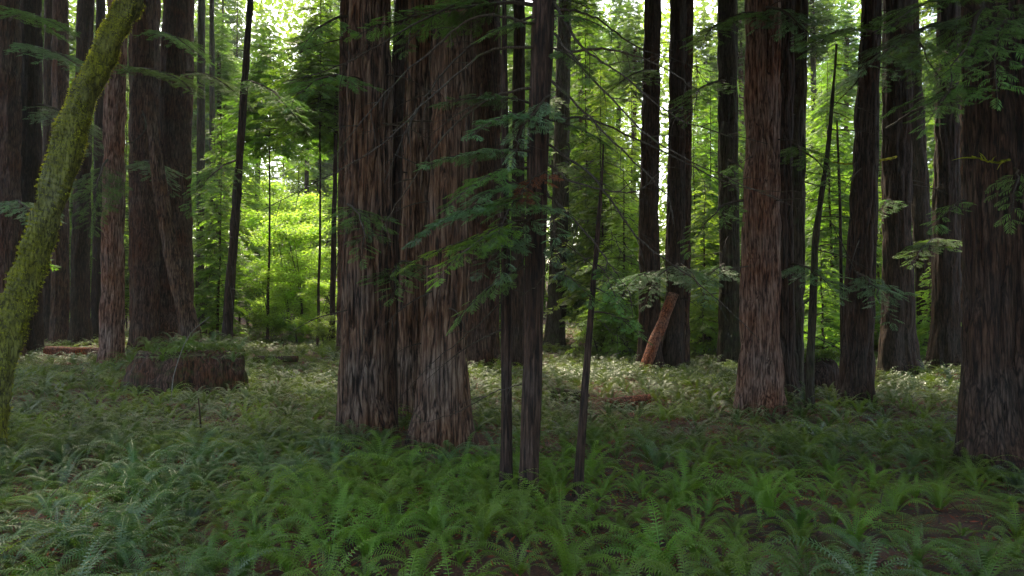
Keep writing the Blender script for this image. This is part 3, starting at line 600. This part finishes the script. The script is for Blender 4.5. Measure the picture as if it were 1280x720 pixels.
# distant bare-stemmed trunks visible in the gaps
DT = []
for i in range(3):
    n = 14; z = np.linspace(-.4, 30, n); pth = np.stack([np.sin(z*.1+i)*.2, z*.004*i, z], -1)
    V, Q = tube(pth, np.linspace(.36, .2, n), 14); DT.append(mesh_from('trunk', V, Q, [[B_DARK, B_RED, B_GREEN][i]], smooth=True))
for i, (px_, y) in enumerate([(270, 62), (280, 74), (322, 70), (384, 78), (60, 60), (88, 66), (112, 62), (728, 58), (742, 70), (776, 66), (793, 60), (882, 66), (896, 74), (930, 60), (1022, 58), (1038, 70), (1060, 60), (1172, 70), (250, 70), (622, 56), (655, 60), (578, 50), (150, 62)]):
    x = (px_-640)/FPX*y
    bg_tree('background_redwood', 'distant straight %s trunk' % ['dark', 'reddish', 'greenish'][i % 3], 'tree', 'distant redwood trunks', [('trunk', DT[i % 3]), ('crown', CROWN_TALL[i % 4])], x, y, i, .8+.03*(i % 5))
    for c in [ob for ob in COL.objects if ob.parent and ob.name.startswith('crown')][-1:]: c.location = (0, 0, 24); c.scale = (.6, .6, .45)
ORD = ['', 'second ', 'third ', 'fourth ', 'fifth ', 'sixth ', 'seventh ', 'eighth ', 'ninth ', 'tenth ']
for (what, (g1, g2)), L_ in BG.items():
    L_.sort(key=lambda q: q[0])
    for k, (_, _, t) in enumerate(L_):
        rel = ('between %s and %s' % (g1, g2)) if g2 else 'beyond %s' % g1
        w = what.split(); 
        if len(L_) == 1: s = '%s seen %s' % (what, rel)
        else: s = '%s%s seen %s' % ('nearest ' if k == 0 else ORD[k]+'nearest ', what, rel)
        ws = s.split(); s = ' '.join(ws)
        if len(ws) > 16: s = s.replace('seen between ', 'between ').replace('the ', '').replace('reddish-brown ', 'brown ').replace('straight near-black ', 'near-black ').replace(' right picture edge', ' right edge').replace('massive right-edge', 'massive')
        t['label'] = s

# ------------------------------------------------------------------ ground
def grid(x0, x1, y0, y1, nx, ny, py=1.0):
    xs = np.linspace(x0, x1, nx); t = np.linspace(0, 1, ny)**py; ys = y0+(y1-y0)*t
    X, Y = np.meshgrid(xs, ys); return X, Y
xs = np.sign(np.linspace(-1, 1, 281))*np.abs(np.linspace(-1, 1, 281))**2.2*300
ys = -40+np.linspace(0, 1, 321)**2.2*440
X, Y = np.meshgrid(xs, ys); Z = gh(X, Y)
bumps = (vnoise(X*.9+30, Y*.9+30, 3)-.5)*.24+(vnoise(X*3.1+30, Y*3.1+30, 4)-.5)*.04
Z = Z+bumps
n, m = X.shape; i = np.arange(n-1)[:, None]*m; j = np.arange(m-1)[None]
Q = np.stack([i+j, i+j+1, i+m+j+1, i+m+j], -1).reshape(-1, 4)
mg, nt, N = newmat('forest_floor'); L = nt.links.new
tc = N('ShaderNodeTexCoord')
n1 = N('ShaderNodeTexNoise', i_Scale=.9, i_Detail=5.0); L(tc.outputs['Object'], n1.inputs['Vector'])
n2 = N('ShaderNodeTexNoise', i_Scale=34.0, i_Detail=6.0, i_Roughness=.75); L(tc.outputs['Object'], n2.inputs['Vector'])
vo = N('ShaderNodeTexVoronoi', i_Scale=60.0); L(tc.outputs['Object'], vo.inputs['Vector'])
r1 = ramp(nt, [(.4, (.010, .006, .004)), (.52, (.075, .024, .013)), (.66, (.25, .08, .04))]); L(n2.outputs[0], r1.inputs[0])
r2 = ramp(nt, [(.42, (.014, .014, .007)), (.62, (.12, .045, .022))]); L(n1.outputs[0], r2.inputs[0])
mx = N('ShaderNodeMix', data_type='RGBA'); mx.inputs[0].default_value = .5; L(r1.outputs[0], mx.inputs[6]); L(r2.outputs[0], mx.inputs[7])
bs = N('ShaderNodeBsdfPrincipled', i_Roughness=.95); L(mx.outputs[2], bs.inputs['Base Color'])
bp = N('ShaderNodeBump', i_Strength=.8, i_Distance=.04); L(n2.outputs[0], bp.inputs['Height']); L(bp.outputs[0], bs.inputs['Normal'])
o = N('ShaderNodeOutputMaterial'); L(bs.outputs[0], o.inputs[0])
setting('ground', mesh_from('ground', np.stack([X, Y, Z], -1), Q, [mg], smooth=True))
def gz(x, y):
    x = np.asarray(x, float); y = np.asarray(y, float)
    return gh(x, y)+(vnoise(x*.9+30, y*.9+30, 3)-.5)*.24

# ------------------------------------------------------------------ stumps
def stump(name, label, cx, cy, rx, ry, h, seed, mat=B_STUMP):
    seg, n = 120, 26; th = np.linspace(0, 2*math.pi, seg, endpoint=False); tn = th/(2*math.pi)
    V = []
    top = h*(.42+.8*vnoise(tn*7, tn*0+seed, 50+seed, 7)+.32*vnoise(tn*23, tn*0+seed, 51+seed, 23))
    for k in range(n):
        u = k/(n-1); fl = 1+.18*math.exp(-u*5)-.16*u**3
        rid = 1-np.abs(vnoise(tn*34, np.full(seg, u*2.+seed), 60+seed, 34)*2-1); lob = vnoise(tn*6, np.full(seg, u*.7), 70+seed, 6)-.5
        rr = fl*(1+.62*lob)+.09*(rid-.5)+.06*(vnoise(tn*50, np.full(seg, u*9.), 90+seed, 50)-.5)
        V.append(np.stack([rx*rr*np.cos(th), ry*rr*np.sin(th), -.3+(top+.3)*u], -1))
    for k in range(1, 7):                                   # rotten uneven top
        u = k/6; e = V[n-1]; z = e[:, 2]+(vnoise(tn*5, np.full(seg, k*.8), 80+seed, 5)-.4)*.35*u
        ctr = np.array([0, 0, h]); q = e*(1-u)+ctr*u; q[:, 2] = z*(1-u)+h*1.02*u; V.append(q)
    V = np.array(V); n2_ = len(V); i = np.arange(n2_-1)[:, None]*seg; j = np.arange(seg)[None]; j2 = (j+1) % seg
    Q = np.stack([i+j, i+j2, i+seg+j2, i+seg+j], -1).reshape(-1, 4)
    t = thing(name, label, 'stump', (cx, cy, ghf(cx, cy)))
    link('trunk', mesh_from('trunk', V.reshape(-1, 3), Q, [mat], smooth=True), t)
    g = Geo(); m = 3000; a = rng.uniform(0, 6.28, m); rr = np.sqrt(rng.random(m))*.93; p = np.stack([rx*.98*rr*np.cos(a), ry*.98*rr*np.sin(a), h*(1.08-.5*np.maximum(rr-.8, 0)*3*rng.random(m)+.12*rng.random(m)-.25*(vnoise(a/6.283*6, rr*3, 99, 6)-.3)*rr)], -1)
    dr = norm(rng.normal(0, 1, (m, 3))+[0, 0, .8]); sd = norm(np.cross(dr, rng.normal(0, 1, (m, 3)))); l = rng.uniform(.04, .12, (m, 1))
    g.quads(np.stack([p, p+dr*l*.5+sd*l*.3, p+dr*l, p+dr*l*.5-sd*l*.3], 1)); link('moss_cap', g.mesh('moss_cap', [L_FERN]), t)
    OCC.append((cx, cy, max(rx, ry)*.95)); return t
sx = P(236, 470, 23.2)[0]
stump('fern_topped_stump', 'huge broken redwood stump crowned with ferns, left of the central clump', sx, 23.6, 1.8, 1.25, 1.3, 1)
sx2 = P(1028, 470, 23.5)[0]
stump('dark_stump', 'dark broken stump between the greyish trunk and the tapered dark trunk', sx2, 24.2, .95, .7, 1.15, 2, B_DARK)
def lg(label, p0, p1, d, ra, rb, mat, seed, up=.12):
    a, b = P(p0[0], p0[1], d), P(p1[0], p1[1], p1[2] if len(p1) > 2 else d)
    a[2] = ghf(a[0], a[1])+up; b[2] = ghf(b[0], b[1])+up
    straight_log('fallen_log', label, 'log', a, b, ra, rb, mat, seed)
lg('rust-red fallen log lying behind the ferns left of the big stump', (58, 425), (132, 425), 35, .24, .2, B_ORANGE, 1, .45)
lg('dark fallen log lying across the gap behind the twin trunks', (865, 430), (912, 430), 40, .34, .3, B_DARK, 2, .6)
lg('low mossy log in the ferns left of the central clump', (318, 462), (372, 456), 31, .16, .13, B_STUMP, 5, .35)
lg('grey fallen log in the bottom right corner of the ground', (1215, 712), (1300, 680), 7.4, .09, .13, B_RED, 6, .08)
lg('dark rotten log in the litter left of the bottom right corner', (1020, 668), (1110, 705, 7.6), 8.6, .1, .13, B_STUMP, 7, .08)
lg('short red rotten log in the ferns left of the leaning orange trunk', (690, 497), (735, 503), 21.5, .24, .12, B_STUMP, 8, .15)
lg('red crumbling log in the ferns in front of the leaning orange trunk', (757, 512), (812, 498), 20.8, .13, .24, B_ORANGE, 9, .12)
lg('mossy fallen limb on the ground left of the leafy foreground trunk', (575, 590), (628, 598), 11.6, .07, .09, B_STUMP, 10, .1)
# sticks by the stump
def stick(label, pts, r0, r1, mat):
    W = np.array([P(*q) for q in pts]); path = catmull(W, 18); V, Q = tube(path-path[0], np.linspace(r0, r1, 18), 7)
    o = link('bare_stick', mesh_from('bare_stick', V, Q, [mat], smooth=True), loc=path[0]); tag(o, label, 'stick')
B_PALE = bark('pale_wood', (.10, .085, .075), (.2, .18, .165), (.32, .3, .29), sx=30, bump=.2)
stick('pale arching bare stick rising over the right end of the big stump', [(214, 500, 21.3), (218, 466, 21.5), (236, 420, 21.7), (262, 396, 21.9)], .017, .009, B_PALE)
stick('short dark upright stick in the ferns in front of the big stump', [(252, 560, 15), (250, 520, 15), (248, 498, 15)], .02, .012, B_DARK)

# ------------------------------------------------------------------ ferns
def frond(L, W, npair, r, elev=60, bend=115, width=.016, seed=0, bip=False):
    """one arching frond in the XZ plane from the origin; quads"""
    n = 16; s = np.linspace(0, 1, n); ang = np.radians(elev-bend*s**1.5)
    ds = L/(n-1); x = np.concatenate([[0], np.cumsum(np.cos(ang[:-1])*ds)]); z = np.concatenate([[0], np.cumsum(np.sin(ang[:-1])*ds)])
    out = []
    for k in range(n-1):                                    # rachis
        w0, w1 = .005*(1-s[k])+.0015, .005*(1-s[k+1])+.0015
        out.append([[x[k], -w0, z[k]], [x[k+1], -w1, z[k+1]], [x[k+1], w1, z[k+1]], [x[k], w0, z[k]]])
    t = np.linspace(.12, .985, npair)
    px = np.interp(t, s, x); pz = np.interp(t, s, z); pa = np.interp(t, s, ang)
    prof = np.where(t < .35, .55+.45*(t/.35), 1)*np.clip((1.02-t)/.42, 0, 1)**.75
    for k in range(npair):
        tx, tz = math.cos(pa[k]), math.sin(pa[k]); nx, nz = -tz, tx
        l = W*prof[k]*r.uniform(.85, 1.1)
        for sgn in (-1, 1):
            fw = .28+.25*t[k]
            dv = np.array([tx*fw+nx*.12, sgn*1., tz*fw+nz*.12]); dv /= np.linalg.norm(dv); dv[2] -= .10
            al = np.array([tx, 0, tz])
            b = np.array([px[k], 0, pz[k]]); ww = width*(.45+.55*prof[k])
            tip = b+dv*l+np.array([0, 0, -.18*l])
            out.append([b-al*ww*.35, b+dv*l*.45-al*ww*.5, tip, b+dv*l*.4+al*ww*.55])
    return np.array([np.array(q, float) for q in out])
def fern_geo(seed, nf=16, npair=26, size=1., width=.016, flat=0., W=.054, lo=.55, hi=1.0):
    r = np.random.default_rng(seed); A = []
    for k in range(nf):
        L = size*r.uniform(lo, hi); az = k*2.399+r.uniform(-.35, .35)
        inner = k/nf
        f = frond(L, W*size*r.uniform(.8, 1.15), npair, r, elev=r.uniform(52, 88)-flat*26+inner*3, bend=r.uniform(100, 175)-flat*15, width=width)
        tw = r.normal(0, .3); c_, s_ = math.cos(tw), math.sin(tw)
        y, z = f[..., 1]*c_-0*s_, f[..., 2]+f[..., 1]*s_
        f = np.stack([f[..., 0]+.03, y, z], -1)
        c_, s_ = math.cos(az), math.sin(az)
        A.append(np.stack([f[..., 0]*c_-f[..., 1]*s_, f[..., 0]*s_+f[..., 1]*c_, f[..., 2]], -1))
    return np.concatenate(A)
def lady_geo(seed, nf=7, size=1.):
    """broad, flat, twice-divided fronds"""
    r = np.random.default_rng(seed); A = []
    for k in range(nf):
        L = size*r.uniform(.6, .95); az = k*2.399+r.uniform(-.4, .4); elev = R(r.uniform(18, 45)); S0 = .12
        npn = 15
        fr_ = []
        for i in range(npn):
            t = S0+(1-S0)*i/(npn-1); a_ = elev-R(48)*t; px_ = L*t*math.cos(elev-R(20)*t); pz = L*t*math.sin(elev-R(26)*t)
            pl = L*.30*math.sin(math.pi*min(1, .22+t*.76))**.9*(1 if t < .9 else .5)+.01
            for sg in (-1, 1):
                dv = norm(np.array([.45, sg, -.12])); nk = max(3, int(pl/.024))
                b = np.array([px_, 0, pz])
                for q in range(nk):
                    u = (q+.3)/nk; pb = b+dv*pl*u+[0, 0, -.1*pl*u*u]; lw = .042*(1-u*.75)*size
                    for s2 in (-1, 1):
                        e = norm(np.array([dv[1]*sg*.9*s2+.35*dv[0], dv[0]*-s2*.9*sg+.35*dv[1], -.05])); e2 = norm(dv)
                        fr_.append([pb-e2*.007, pb+e*lw*.5-e2*.009, pb+e*lw, pb+e*lw*.5+e2*.009])
            if i: fr_.append([[px0, -.004, pz0], [px_, -.003, pz], [px_, .003, pz], [px0, .004, pz0]])
            px0, pz0 = px_, pz
        f = np.array([np.array(q, float) for q in fr_]); c_, s_ = math.cos(az), math.sin(az)
        A.append(np.stack([f[..., 0]*c_-f[..., 1]*s_, f[..., 0]*s_+f[..., 1]*c_, f[..., 2]], -1))
    return np.concatenate(A)
def qmesh(name, A, mats):
    return mesh_from(name, A.reshape(-1, 3), np.arange(len(A)*4).reshape(-1, 4), mats)
NEARF = [fern_geo(700+i, nf=14+2*(i % 4), npair=25, width=.0145, size=1., W=.066, flat=.3*(i % 3)) for i in range(7)]
FM = {}
for ci, (cn, mt_) in enumerate((('deep green', L_FERN), ('blue-green', L_FERNB), ('bright green', L_FERNY))):
    for i in range(7): FM[(ci, i)] = qmesh('sword_fern', NEARF[i], [mt_])
LADY = [qmesh('lady_fern', lady_geo(750+i), [L_FERNY]) for i in range(3)]
DEADF = [qmesh('dead_frond', fern_geo(770+i, nf=1, npair=22, flat=2., width=.012), [L_DEAD]) for i in range(3)]
MIDF = [fern_geo(810+i, nf=17, npair=16, width=.032, size=1., flat=.3*(i % 3)) for i in range(6)]
FARF = [fern_geo(800+i, nf=14, npair=9, width=.055, size=1., flat=.2*(i % 3), W=.1) for i in range(6)]
FARF2 = [fern_geo(820+i, nf=8, npair=5, width=.09, size=1., W=.09) for i in range(6)]
# sites
BARE = [(P(1150, 560, 1)[0], 0, 0)]
bare_px = [(1200, 655, 60, 14), (1120, 690, 60, 14), (1000, 640, 40, 12), (565, 560, 85, 20), (500, 548, 30, 10), (230, 700, 40, 6), (760, 512, 75, 9), (930, 640, 35, 6), (1060, 600, 30, 5), (540, 590, 40, 10), (790, 600, 40, 10), (690, 560, 40, 10), (1190, 580, 40, 8), (330, 655, 30, 8), (820, 680, 40, 10)]
def bare(x, y):
    u, v = proj(x, y, ghf(x, y))
    for a_, b_, w_, h_ in bare_px:
        if ((u-a_)/w_)**2+((v-b_)/h_)**2 < 1: return True
    return False
cell = {}; sites = []
def try_site(x, y, dmin):
    k = (int(x//1.2), int(y//1.2))
    for a_ in (-1, 0, 1):
        for b_ in (-1, 0, 1):
            for (qx, qy) in cell.get((k[0]+a_, k[1]+b_), ()):
                if (qx-x)**2+(qy-y)**2 < dmin*dmin: return False
    for (ox, oy, orr) in OCC:
        if (ox-x)**2+(oy-y)**2 < (orr+.05)**2: return False
    if bare(x, y): return False
    cell.setdefault(k, []).append((x, y)); return True
r = np.random.default_rng(31)
NT = 190000
YY = 5.2+(r.random(NT)**.6)*63; XX = r.uniform(-1, 1, NT)*(YY*.80+2.5); DN = vnoise(XX*.35+30, YY*.35+30, 9)
for x, y, dn in zip(XX.tolist(), YY.tolist(), DN.tolist()):
    dmin = .34+.24*dn if y < 16 else .42+.26*dn if y < 30 else .6+.3*dn
    if dn > .88 and y < 40 and x > -3: continue
    if x < -3.5 and y < 16: dmin = .34
    if try_site(x, y, dmin): sites.append((x, y))
sites = np.array(sites)
uv = np.array([proj(x, y, .4) for x, y in sites])
dist = np.hypot(sites[:, 0], sites[:, 1])
inview = (uv[:, 0] > -15) & (uv[:, 0] < 1295) & (uv[:, 1] < 745)
order = np.argsort(dist)
ind = [i for i in order if inview[i]][:292]
indset = set(ind)
LMK = [(TREES['A']['org'], 'the largest central redwood'), (TREES['C']['org'], 'the right trunk of the central clump'), (TREES['F']['org'], 'the leafy foreground trunk'), (TREES['E']['org'], 'the thin foreground pole'), (TREES['S']['org'], 'the dead black sapling'),
       (TREES['K']['org'], 'the bright reddish-brown redwood'), (TREES['M']['org'], 'the tapered dark trunk'), (TREES['Q']['org'], 'the massive right-edge redwood'), (np.array([W_ for W_ in (org[0], org[1], 0)]), 'the mossy leaning trunk'),
       (np.array([sx, 23.6, 0]), 'the big fern-topped stump'), (np.array([P(252, 560, 15)[0], 15, 0]), 'the short upright stick'), (np.array([P(1258, 696, 7.4)[0], 7.4, 0]), 'the grey corner log'), (np.array([P(1065, 690, 8.2)[0], 8.2, 0]), 'the dark rotten log'),
       (np.array([P(713, 500, 21.5)[0], 21.5, 0]), 'the short red rotten log'), (np.array([P(785, 505, 20.8)[0], 20.8, 0]), 'the red crumbling log'), (np.array([P(600, 594, 11.6)[0], 11.6, 0]), 'the mossy fallen limb')]
CN = ['deep green', 'blue-green', 'bright green']
LAB = {}
lady_px = [(1110, 640), (1190, 640), (1150, 685), (1230, 610), (60, 705), (30, 640), (1090, 700), (880, 700), (430, 690)]
def fern_obj(x, y, z, ci, shape, s, rz, kind, lm=None):
    if kind == 'lady': o = link('lady_fern', LADY[shape % 3], loc=(x, y, z), rot=(0, 0, rz), scale=s); nm = 'broad flat bright green lady fern'; cat = 'fern'
    else: o = link('sword_fern', FM[(ci, shape)], loc=(x, y, z), rot=(r.uniform(-.12, .12), r.uniform(-.12, .12), rz), scale=s); cat = 'fern'; nm = ('large ' if s > .98 else 'small ' if s < .66 else '')+CN[ci]+' sword fern'
    o['category'] = cat; o['group'] = 'ferns carpeting the forest floor' if lm is None else 'ferns growing on the big stump'
    if kind != 'lady' and r.random() < .55: 
        for q in range(r.integers(3, 6)): c = link('dead_frond', DEADF[q % 3], o, rot=(0, R(r.uniform(5, 25)), q*1.6+r.uniform(-.4, .4)), scale=r.uniform(.7, .95)); c['label'] = 'drooping rust-brown dead frond'
    if lm is None:
        p = np.array([x, y]); ds = [np.linalg.norm(p-q[:2]) for q, _ in LMK]; k = int(np.argmin(ds)); q = LMK[k][0]
        dx, dy = x-q[0], y-q[1]
        side = ('right of' if dx > 0 else 'left of') if abs(dx) > abs(dy) else ('behind' if dy > 0 else 'in front of')
        LAB.setdefault((nm, side, LMK[k][1]), []).append((ds[k], o))
    return o
for i in ind:
    x, y = sites[i]; u, v = proj(x, y, .2)
    lady = any(abs(u-a_) < 40 and abs(v-b_) < 24 for a_, b_ in lady_px) and r.random() < .6
    c0 = vnoise(np.array([x*.2+9]), np.array([y*.2+9]), 12)[0]+r.normal(0, .12)
    ci = 1 if c0 < .4 else 2 if c0 > .62 else 0
    if u < 450 and v < 600 and r.random() < .6: ci = 1
    s = float(np.clip(r.normal(.82, .23), .38, 1.35))
    fern_obj(x, y, float(gz(x, y)), ci, int(r.integers(7)), s, r.uniform(0, 6.28), 'lady' if lady else 's')
for (nm, side, lmn), L_ in LAB.items():
    L_.sort(key=lambda q: q[0])
    for k, (_, o) in enumerate(L_):
        if len(L_) == 1: o['label'] = '%s %s %s' % (nm, side, lmn)
        else:
            od = ['closest', 'second closest', 'third closest', 'fourth closest', 'fifth closest', 'sixth closest', 'seventh closest', 'eighth closest', 'ninth closest', 'tenth closest', 'eleventh closest', 'twelfth closest'][min(k, 11)]
            o['label'] = '%s %s %s, %s of its look there' % (nm, side, lmn, od) if len((nm+side+lmn).split()) < 8 else '%s %s %s, %s' % (nm, side, lmn, od)
# ferns on the stump top
for k, (dx, dy, s, w) in enumerate([(-1.3, -.5, 1., 'at its left end'), (-.7, .1, 1.1, 'left of its middle'), (-.1, -.4, 1., 'at the middle of its top'), (.45, .2, 1.1, 'right of its middle'), (1.0, -.4, .95, 'above the arching stick'), (1.45, .1, .9, 'at its right end'), (-1.6, .3, .9, 'at its far left corner'), (-1.0, -.95, .8, 'spilling over its front left edge'), (.1, -1.05, .75, 'spilling over its front middle edge'), (.75, -.9, .7, 'spilling over its front right edge'), (-.4, .5, 1.1, 'at the back of its top'), (.9, .5, 1., 'at its back right'), (-1.7, -.75, .9, 'drooping from its front left corner'), (1.55, -.7, .75, 'drooping from its front right corner'), (-.45, -1.15, .85, 'hanging over its face left of the stick')]):
    o = fern_obj(sx+dx, 23.6+dy, ghf(sx, 23.6)+(1.42 if dy > -.6 else 1.05), k % 2, k % 7, s, k*1.7, 's', lm='stump'); o['label'] = 'small fern on top of the big stump, %s' % w
# the rest as one carpet
A = []
r = np.random.default_rng(77)
for i in order:
    if i in indset: continue
    x, y = sites[i]; src = (FARF2 if y > 40 else FARF if y > 24 else MIDF if y > 14.5 else None)
    src = src[r.integers(6)] if src else NEARF[r.integers(7)]
    az = r.uniform(0, 6.28); s = r.uniform(.7, 1.2); c_, s_ = math.cos(az)*s, math.sin(az)*s
    B = np.empty_like(src); B[..., 0] = src[..., 0]*c_-src[..., 1]*s_+x; B[..., 1] = src[..., 0]*s_+src[..., 1]*c_+y; B[..., 2] = src[..., 2]*s+float(gz(x, y)); A.append(B)
cnt = np.array([len(q) for q in A]); A = np.concatenate(A); mi = np.repeat(r.integers(0, 3, len(cnt)), cnt)
me = mesh_from('fern_carpet', A.reshape(-1, 3), np.arange(len(A)*4).reshape(-1, 4), [L_FERN, L_FERNB, L_FERNY], mi)
o = setting('fern_carpet', me, 'stuff'); o['label'] = 'sword ferns receding between the trunks into the forest'; o['category'] = 'ferns'
# litter: needles, twigs, leaf scraps
def scatter(n, ymax, lo, hi, wr, name, mats, label, cat, up=.02, tilt=.25, seed=0, pw=.6):
    r = np.random.default_rng(seed); y = 4.5+(r.random(n)**pw)*(ymax-4.5); x = r.uniform(-1, 1, n)*(y*.8+2.5); z = gz(x, y)+up*r.random(n)*2+.005
    p = np.stack([x, y, z], -1); a = r.uniform(0, 6.28, n); dr = np.stack([np.cos(a), np.sin(a), r.normal(0, tilt, n)], -1); nz = norm(np.array([0, 0, 1.])+r.normal(0, tilt, (n, 3))); sd = norm(np.cross(dr, nz)); l = r.uniform(lo, hi, (n, 1)); w = l*wr
    A = np.stack([p, p+dr*l*.5+sd*w, p+dr*l, p+dr*l*.5-sd*w], 1)
    mi = r.integers(0, len(mats), n)
    me = mesh_from(name, A.reshape(-1, 3), np.arange(n*4).reshape(-1, 4), mats, mi); o = setting(name, me, 'stuff'); o['label'] = label; o['category'] = cat
L_RED = leaf('red_needle_litter', (.27, .085, .04), (.22, .08, .03), trans=.1, rough=.9, spec=.1)
scatter(170000, 32, .03, .15, .11, 'needle_litter', [L_RED, L_DEAD, B_TWIG], 'rust-red fallen redwood needles and twigs between the ferns', 'litter', seed=1)
scatter(50000, 34, .02, .055, .38, 'sorrel_cover', [L_FERN, L_FERNY], 'low green sorrel leaves on the forest floor', 'ground cover', up=.07, seed=2)
scatter(5000, 26, .15, .7, .012, 'fallen_twigs', [B_TWIG, L_DEAD], 'dead twigs strewn between the ferns', 'twigs', up=.05, seed=6)
# far woods closing the view
r = np.random.default_rng(5); n = 110000
th = r.uniform(-.95, .95, n); rad_ = r.uniform(112, 150, n); hgt = 44+16*vnoise(th*9+20, rad_*.05, 14)+6*vnoise(th*40+20, rad_*.0+3, 15)
p = np.stack([np.sin(th)*rad_, np.cos(th)*rad_, hgt*r.random(n)**.8+gh(np.sin(th)*rad_, np.cos(th)*rad_)], -1)
dr = norm(r.normal(0, 1, (n, 3))*[1, 1, .6]); sd = norm(np.cross(dr, r.normal(0, 1, (n, 3)))); l = r.uniform(.5, 1.5, (n, 1))
A = np.stack([p, p+dr*l*.5+sd*l*.3, p+dr*l, p+dr*l*.5-sd*l*.3], 1)
o = setting('distant_woods', qmesh('distant_woods', A, [L_CONY]), 'stuff'); o['label'] = 'pale green far woods closing the view'; o['category'] = 'woods'

# ------------------------------------------------------------------ light
SUN_EL, SUN_AZ = 54, -16      # azimuth measured from +Y toward +X (negative = left), light comes from there
w = bpy.data.worlds.new('World'); S.world = w; w.use_nodes = True; nt = w.node_tree; nt.nodes.clear()
sky = nt.nodes.new('ShaderNodeTexSky'); sky.sky_type = 'NISHITA'; sky.sun_disc = False; sky.sun_elevation = R(SUN_EL); sky.sun_rotation = R(SUN_AZ); sky.air_density = 1.0; sky.dust_density = 3.0; sky.ozone_density = .6
bg = nt.nodes.new('ShaderNodeBackground'); bg.inputs[1].default_value = .15; nt.links.new(sky.outputs[0], bg.inputs[0])
ow = nt.nodes.new('ShaderNodeOutputWorld'); nt.links.new(bg.outputs[0], ow.inputs[0])
sl = bpy.data.lights.new('sun', 'SUN'); sl.energy = 1.5; sl.angle = R(10); sl.color = (1, .93, .82)
so = bpy.data.objects.new('sun', sl); COL.objects.link(so)
dvec = Vector((math.sin(R(SUN_AZ))*math.cos(R(SUN_EL)), math.cos(R(SUN_AZ))*math.cos(R(SUN_EL)), math.sin(R(SUN_EL))))
so.rotation_euler = dvec.to_track_quat('Z', 'Y').to_euler(); so.location = dvec*60
vs = S.view_settings; vs.view_transform = 'Standard'; vs.look = 'None'; vs.gamma = 1; vs.exposure = 2.45; vs.use_white_balance = True; vs.white_balance_temperature = 7600; vs.white_balance_tint = 4
cy = S.cycles; cy.use_denoising = True; cy.max_bounces = 6; cy.diffuse_bounces = 3; cy.glossy_bounces = 2; cy.transmission_bounces = 4; cy.transparent_max_bounces = 4; cy.caustics_reflective = False; cy.caustics_refractive = False
cy.sample_clamp_indirect = 4; cy.use_adaptive_sampling = True; cy.adaptive_threshold = .01
hz = bpy.data.materials.new('haze'); hz.use_nodes = True; nt = hz.node_tree; nt.nodes.clear()
pv = nt.nodes.new('ShaderNodeVolumePrincipled'); pv.inputs['Density'].default_value = .0003; pv.inputs['Color'].default_value = (.92, .96, .98, 1); pv.inputs['Anisotropy'].default_value = .3
oh = nt.nodes.new('ShaderNodeOutputMaterial'); nt.links.new(pv.outputs[0], oh.inputs['Volume'])
x0, x1, y0, y1, z0, z1 = -310, 310, -45, 410, -2, 60
hv = [(x, y, z) for z in (z0, z1) for (x, y) in ((x0, y0), (x1, y0), (x1, y1), (x0, y1))]
setting('haze', mesh_from('haze', hv, [(0, 3, 2, 1), (4, 5, 6, 7), (0, 1, 5, 4), (1, 2, 6, 5), (2, 3, 7, 6), (3, 0, 4, 7)], [hz]), 'stuff')
cy.volume_bounces = 1
print('ferns', len(sites), 'individuals', len(ind), 'objects', len(COL.objects), 'polys', sum(len(m_.polygons) for m_ in bpy.data.meshes))
